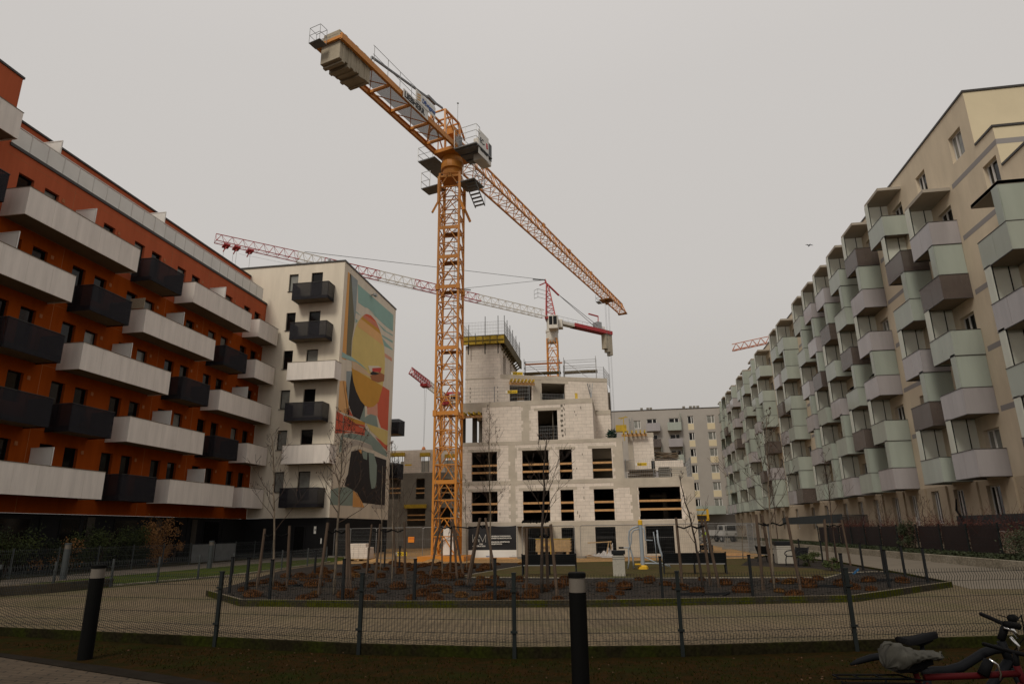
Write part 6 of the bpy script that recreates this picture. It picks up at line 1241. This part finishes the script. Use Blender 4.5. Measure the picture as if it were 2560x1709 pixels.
mb.build('chassis', 'black', t)
# small flatbed truck
t = thing('flatbed_truck', 'white flatbed truck parked at the far end of the road', 'truck', (12.6, 96, 0), None, R(-152), True)
mb = MB(); mb.box(-1.0, 1.0, .75, 1.0, 2.6, 1.35); mb.obox((0, 1.75, 1.75), (.92, 0, 0), (0, .75, 0), (0, 0, .42)); mb.build('cab', 'truck_white', t, bevel=.08); mb = MB(); mb.obox((0, 2.52, 1.78), (.8, 0, 0), (0, .012, 0), (0, 0, .3))
for sx_ in (-.93, .93): mb.obox((sx_, 1.75, 1.8), (.012, 0, 0), (0, .5, 0), (0, 0, .26))
mb.build('window', 'glass', t); mb = MB(); mb.box(-1.05, -2.8, .85, 1.05, .9, .98)
for p in ((-1.05, -2.8, -1.0, .9), (1.0, -2.8, 1.05, .9), (-1.0, -2.8, 1.0, -2.75), (-1.0, .85, 1.0, .9)): mb.box(p[0], p[1], .985, p[2], p[3], 1.55)
mb.build('load_bed', 'truck_white', t); mb = MB(); mb.box(-.5, -2.7, .55, .5, 2.4, .74); mb.build('chassis', 'black', t)
for sx_ in (-.85, .85):
    for y in (-1.9, 1.7): mb = MB(); mb.tube([(sx_-.12, y, .42), (sx_+.12, y, .42)], .42, 18); wh = mb.build('wheel', 'tyre', t); mb = MB(); mb.tube([(sx_-.13, y, .42), (sx_+.13, y, .42)], .2, 12); mb.build('rim', 'galv', wh)
for sx_ in (-.7, .7): mb = MB(); mb.box(sx_-.15, 2.6, .95, sx_+.15, 2.63, 1.12); mb.build('headlight', 'lamp_glass', t)
# worker: one continuous skinned figure
def person(label, x, y, z, rz):
    t = thing('person', label, 'person', (x, y, z), None, rz, True)
    V = [(0, 0, .95), (0, .01, 1.15), (0, 0, 1.38), (0, 0, 1.5), (0, .02, 1.60), (0, .02, 1.72), (.17, 0, 1.42), (.22, .02, 1.15), (.20, .14, .95), (.19, .2, .88), (-.17, 0, 1.42), (-.23, 0, 1.15), (-.21, .1, .92), (-.2, .14, .84), (.09, 0, .88), (.11, .03, .5), (.12, -.02, .08), (.13, .12, .04), (-.09, 0, .88), (-.11, -.02, .5), (-.13, -.08, .08), (-.13, .06, .04)]
    E_ = [(0, 1), (1, 2), (2, 3), (3, 4), (4, 5), (2, 6), (6, 7), (7, 8), (8, 9), (2, 10), (10, 11), (11, 12), (12, 13), (0, 14), (14, 15), (15, 16), (16, 17), (0, 18), (18, 19), (19, 20), (20, 21)]
    rad = [.15, .14, .16, .06, .095, .08, .075, .055, .042, .045, .075, .055, .042, .045, .09, .07, .05, .045, .09, .07, .05, .045]
    me = bpy.data.meshes.new('body'); me.from_pydata(V, E_, []); o = bpy.data.objects.new('body', me); COL.objects.link(o); sk = o.modifiers.new('skin', 'SKIN')
    for i, r_ in enumerate(rad): me.skin_vertices[0].data[i].radius = (r_, r_*.85)
    me.skin_vertices[0].data[0].use_root = True; ss = o.modifiers.new('sub', 'SUBSURF'); ss.levels = 1; ss.render_levels = 1; bpy.context.view_layer.update()
    m2 = bpy.data.meshes.new_from_object(o.evaluated_get(bpy.context.evaluated_depsgraph_get())); bpy.data.objects.remove(o)
    for k in ('cloth_dark', 'hivis', 'skin'): m2.materials.append(M[k])
    for p in m2.polygons: c = p.center; p.material_index = 2 if c.z > 1.5 or (abs(c.x) > .15 and c.z < .95 and c.z > .75) else (1 if c.z > .95 else 0); p.use_smooth = True
    q = bpy.data.objects.new('body', m2); COL.objects.link(q); q.parent = t
    mb = MB(); mb.lathe((0, .02, 1.68), [(.135, 0), (.12, .06), (.07, .12), (.01, .14)], 14); mb.build('helmet', 'sign_white', t, smooth=True)
person('worker in a yellow hi-vis vest and helmet by the right corner of the site', 8.3, 75, 0, R(30))
# terrace screens at right
tag(MB().box(18.55, 35, 1.5, 18.6, 42, 2.3).box(18.5, 28, 1.5, 18.54, 35, 2.45).build('privacy_screen', 'screen_dark'), 'dark fabric privacy screen on the near terrace at right', 'screen')
tag(MB().box(18.55, 62.5, 2.1, 18.6, 85, 2.85).build('privacy_screen', 'screen_dark'), 'long black fabric screen on the farther terraces', 'screen')
t = thing('terrace_railing', 'dark metal railing in front of a ground floor terrace', 'railing', (18.6, 59.5, .33)); mb = MB(); mb.bar((18.6, 56.4, 2.65), (18.6, 62.4, 2.75), .06); mb.bar((18.6, 56.4, 1.2), (18.6, 62.4, 1.2), .05)
for i in range(31): mb.bar((18.6, 56.4+.2*i, .4), (18.6, 56.4+.2*i, 2.66), .035)
mb.build('bars', 'black_paint', t)
mb = MB(); mb.tube([(18.4, 40.8, 1.8), (18.4, 41.2, 2.3), (18.4, 41.5, 2.6), (18.4, 41.3, 3.2)], [.05, .06, .06, .04], 6); tag(mb.build('parasol_arm', 'black'), 'curved dark parasol arm rising behind the terrace screen', 'parasol')
# birds
def bird(label, p, fly=False, s_=1):
    t = thing('bird', label, 'bird', p, None, R(200), True); mb = MB(); mb.tube([(0, -.22, 0), (0, -.1, .03), (0, .05, .05), (0, .16, .09), (0, .24, .12), (0, .30, .11)], [.02, .06, .075, .05, .04, .008], 8); mb.build('body', 'black', t, smooth=True); mb = MB()
    if fly:
        for sx_ in (-1, 1): mb.add([(0, .08, .06), (sx_*.3, .12, .14), (sx_*.6, .02, .08), (sx_*.3, -.06, .12), (0, -.06, .06)], [(0, 1, 3, 4), (1, 2, 3)])
        mb.build('wings', 'black', t)
    else: mb.obox((0, -.3, -.02), (.03, 0, 0), (0, .12, .04), (0, 0, .008)); mb.build('tail', 'black', t); mb = MB(); mb.bar((.02, 0, 0), (.02, 0, -.08), .012); mb.bar((-.02, 0, 0), (-.02, 0, -.08), .012); mb.build('legs', 'twig', t)
    t.scale = (s_, s_, s_)
bird('dark bird flying in the grey sky above the right balconies', (18.4, 60, 26.9), True, .75); bird('dark bird perched on a lilac balcony rail', (XC+.02, 50.6, 12.40), s_=1.2); bird('dark bird perched on a green balcony rail, the farther perched bird', (XC+.02, 55.6, 12.40), s_=1.2)

# plants and clutter on the balconies
def pot(label, x, y, z, sc=1):
    rn = random.Random(int(y*7)); q = thing('potted_plant', label, 'plant', (x, y, z)); mb = MB(); mb.lathe((x, y, z), [(.11*sc, 0), (.15*sc, .26*sc)], 12); mb.build('pot', 'm_brown', q); mb = MB(); foliage(mb, (x, y, z+.55*sc), (.22*sc, .22*sc, .36*sc), 160, .06*sc, rn); mb.build('leaves', 'bush_green', q)
pot('potted plant on a low green balcony of the right building', XC+.3, 56.3, 7.9, 1.5); pot('potted plant standing behind a dark balcony rail on the orange building', -28.6, 31.2, 7.35, 1.3)
# ================================================================ BICYCLES
BR = Vector((math.cos(YAW), math.sin(YAW), 0)); BF = Vector((-math.sin(YAW), math.cos(YAW), 0))
def bike(label, D, fm, rw_, fw_, r, frame, bars_, saddle, extra, turn=0):
    o = BR*((rw_[0]+fw_[0])/2)+BF*D; t = thing('bicycle', label, 'bicycle', o); P = lambda u, z, d=0: BR*u+BF*(D-d)+Z3*z
    for k, (u, z) in enumerate((rw_, fw_)):
        mb = MB(); n = 40; ring = [P(u+r*math.cos(2*math.pi*i/n), z+r*math.sin(2*math.pi*i/n)) for i in range(n+1)]; mb.tube(ring, .024, 8, caps=False); wh = mb.build('wheel', 'tyre', t, smooth=True)
        mb = MB(); ring = [P(u+(r-.035)*math.cos(2*math.pi*i/n), z+(r-.035)*math.sin(2*math.pi*i/n)) for i in range(n+1)]; mb.tube(ring, .013, 6, caps=False); mb.tube([P(u, z, -.05), P(u, z, .05)], .022, 8); mb.build('rim', 'galv_dark', wh)
        mb = MB()
        for i in range(28): a = 2*math.pi*i/28; mb.bar(P(u, z, .03*(-1)**i), P(u+(r-.04)*math.cos(a), z+(r-.04)*math.sin(a)), .0025)
        mb.build('spokes', 'galv', wh)
    mb = MB()
    for pts, rr_ in frame: mb.tube([P(*p) for p in pts], rr_, 10)
    mb.build('frame', fm, t, smooth=True)
    for nm, m, items in extra:
        mb = MB()
        for pts, rr_ in items: mb.tube([P(*p) for p in pts], rr_, 10)
        mb.build(nm, m, t, smooth=True)
    mb = MB()
    for pts, rr_ in bars_: mb.tube([P(*p) for p in pts], rr_, 10)
    mb.build('handlebar', 'black', t, smooth=True)
    if saddle:
        u0, u1, z = saddle; mb = MB(); n = 12; pts = []; f = []
        for i in range(n+1):
            s_ = i/n; u = u0+(u1-u0)*s_; wd = .072*(1-s_)**.8+.018; zz = z+.016*math.sin(s_*3.0-1.9)+.008*s_; q = [(-wd, -.028), (-wd*1.02, 0), (-wd*.6, .014), (0, .010), (wd*.6, .014), (wd*1.02, 0), (wd, -.028)]; pts += [P(u, zz+b, a) for a, b in q]
        for i in range(n):
            for k in range(6): f.append((i*7+k, i*7+k+1, i*7+8+k, i*7+7+k))
        f.append(tuple(range(6, -1, -1))); f.append(tuple(n*7+k for k in range(7))); mb.add(pts, f); mb.tube([P(u0+.06, z-.04, .03), P((u0+u1)/2, z-.05, .03), P(u1-.05, z-.02, .02)], .008, 6); mb.build('saddle', 'black', t, smooth=True)
    return t, P
ta, PA = bike('dark grey bicycle with a swooping frame and black saddle at the bottom right', 5.3, 'bike_grey', (2.62, .25), (3.86, .25), .36,
    [([(3.0, .22), (3.0, .6), (3.01, .80)], .026), ([(2.98, .76), (3.06, .775), (3.16, .775), (3.27, .80), (3.36, .845), (3.45, .89), (3.53, .915), (3.61, .92)], [.03, .033, .034, .034, .032, .032, .032, .03]), ([(3.0, .24), (3.2, .38), (3.45, .66), (3.63, .84)], .032), ([(3.6, .97), (3.64, .80)], .03), ([(3.64, .80), (3.72, .55), (3.86, .25)], [.028, .024, .014]), ([(3.0, .24), (2.62, .25)], .014), ([(3.0, .72), (2.62, .25)], .012), ([(3.0, .8), (3.01, .97)], .016)],
    [([(3.66, 1.08, 0), (3.62, 1.10, .16), (3.55, 1.11, .26), (3.46, 1.125, .30)], [.016, .016, .018, .02]), ([(3.66, 1.08, 0), (3.70, 1.10, -.2), (3.70, 1.12, -.32)], .016), ([(3.45, 1.127, .305), (3.58, 1.105, .24)], .024), ([(3.57, 1.15, .2), (3.66, 1.14, .1)], .028), ([(3.6, .98), (3.66, 1.08)], .026)],
    (2.865, 3.13, 1.005), [('mudguard', 'bike_grey', [([(3.0, .86), (2.88, .885), (2.74, .885), (2.62, .87), (2.52, .845), (2.46, .825)], [.012, .02, .024, .024, .02, .008])]), ('fork_crown', 'chrome', [([(3.66, 1.0, .02), (3.70, .94, .03), (3.69, .9, .03)], .012), ([(3.62, 1.07, .03), (3.67, 1.05, .05), (3.70, 1.0, .05)], .014)]), ('cable', 'black', [([(3.6, 1.13, .2), (3.72, 1.16, .1), (3.76, 1.0, .03), (3.66, .9, .02)], .004), ([(3.68, 1.14, -.1), (3.8, 1.1, 0), (3.76, .92, .02), (3.62, .88, 0)], .004)]), ('chainring', 'galv_dark', [([(3.0, .24, -.01), (3.0, .24, .02)], .09)]), ('crank', 'galv_dark', [([(3.0, .24, .04), (3.1, .1, .05)], .012)])])
tb, PB = bike('red framed bicycle with a rear rack in front of the grey one', 4.9, 'bike_red', (2.36, .22), (3.54, .22), .34,
    [([(2.76, .815), (3.1, .82), (3.42, .832)], .021), ([(2.80, .2), (2.70, .90)], .019), ([(2.86, .2), (3.41, .76)], .024), ([(3.40, .88), (3.44, .72)], .022), ([(3.44, .72), (3.54, .22)], [.02, .012]), ([(2.86, .2), (2.36, .22)], .011), ([(2.78, .78), (2.36, .22)], .01)],
    [([(3.40, .97, -.3), (3.41, .96, 0), (3.39, .97, .3)], .014), ([(3.38, .98, .30), (3.37, .985, .36)], .02), ([(3.42, .97, .1), (3.5, .98, .15)], .02), ([(3.40, .86), (3.41, .96)], .018)],
    (2.55, 2.83, .90), [('rack', 'black', [([(2.17, .825, -.06), (2.62, .82, -.06), (2.70, .80, -.02)], .006), ([(2.17, .825, .06), (2.62, .82, .06), (2.74, .80, .02)], .006), ([(2.17, .825, -.06), (2.17, .825, .06)], .006), ([(2.3, .825, -.06), (2.3, .825, .06)], .005), ([(2.45, .823, -.06), (2.45, .823, .06)], .005), ([(2.2, .80, 0), (2.36, .22, .06)], .006), ([(2.5, .80, 0), (2.36, .22, -.06)], .006), ([(2.17, .80, -.06), (2.7, .79, -.06)], .005), ([(2.17, .80, .06), (2.7, .79, .06)], .005)]), ('bottle', 'black', [([(3.14, .83, .03), (3.20, .92, .03)], [.035, .03])]), ('cage_wire', 'chrome', [([(3.19, .93, .05), (3.23, .90, .06), (3.25, .84, .05), (3.24, .80, .04)], .007)]), ('mudguard', 'black', [([(2.36+.38*math.cos(a), .36+.36*math.sin(a)) for a in [.3+.15*i for i in range(16)]], .016)])])
# cloth bag pulled over the red bicycle's saddle
mb = MB(); n = 26; k_ = 22; v = []; f = []; rb_ = random.Random(4)
for i in range(n+1):
    s_ = i/n; u = 2.515+(2.90-2.515)*s_; e0 = min(1, s_*7)**.5; e1 = min(1, (1-s_)*9)**.5
    top = .875+(.16-.075*s_+.012*math.sin(s_*8))*e0*(.45+.55*e1); bot = .875-(.005-.075*s_+.02*math.sin(s_*7+1))*e0+(.05*(1-e1)); wd = (.135*(1-s_)**.55+.045)*e0*e1+.004
    for k in range(k_):
        a = 2*math.pi*k/k_; fold = 1+.07*math.sin(k*3.1+i*.9)+.05*math.sin(k*1.3-i*1.7)+rb_.gauss(0, .018)
        v.append(PB(u+.010*math.sin(k*2.0+i*.6), (top+bot)/2+(top-bot)/2*math.sin(a)*fold, wd*math.cos(a)*fold))
for i in range(n):
    for k in range(k_): f.append((i*k_+k, i*k_+(k+1) % k_, (i+1)*k_+(k+1) % k_, (i+1)*k_+k))
f.append(tuple(range(k_))[::-1]); f.append(tuple(n*k_+k for k in range(k_))); mb.add(v, f)
mb.tube([PB(2.58, 1.02, .02), PB(2.55, 1.035, .03), PB(2.51, 1.025, .02), PB(2.49, 1.0, .03)], [.012, .010, .008, .004], 6)
o = mb.build('saddle_cover', 'bag', smooth=True); tag(o, 'crumpled grey cloth bag pulled over the red bicycle saddle', 'bag')
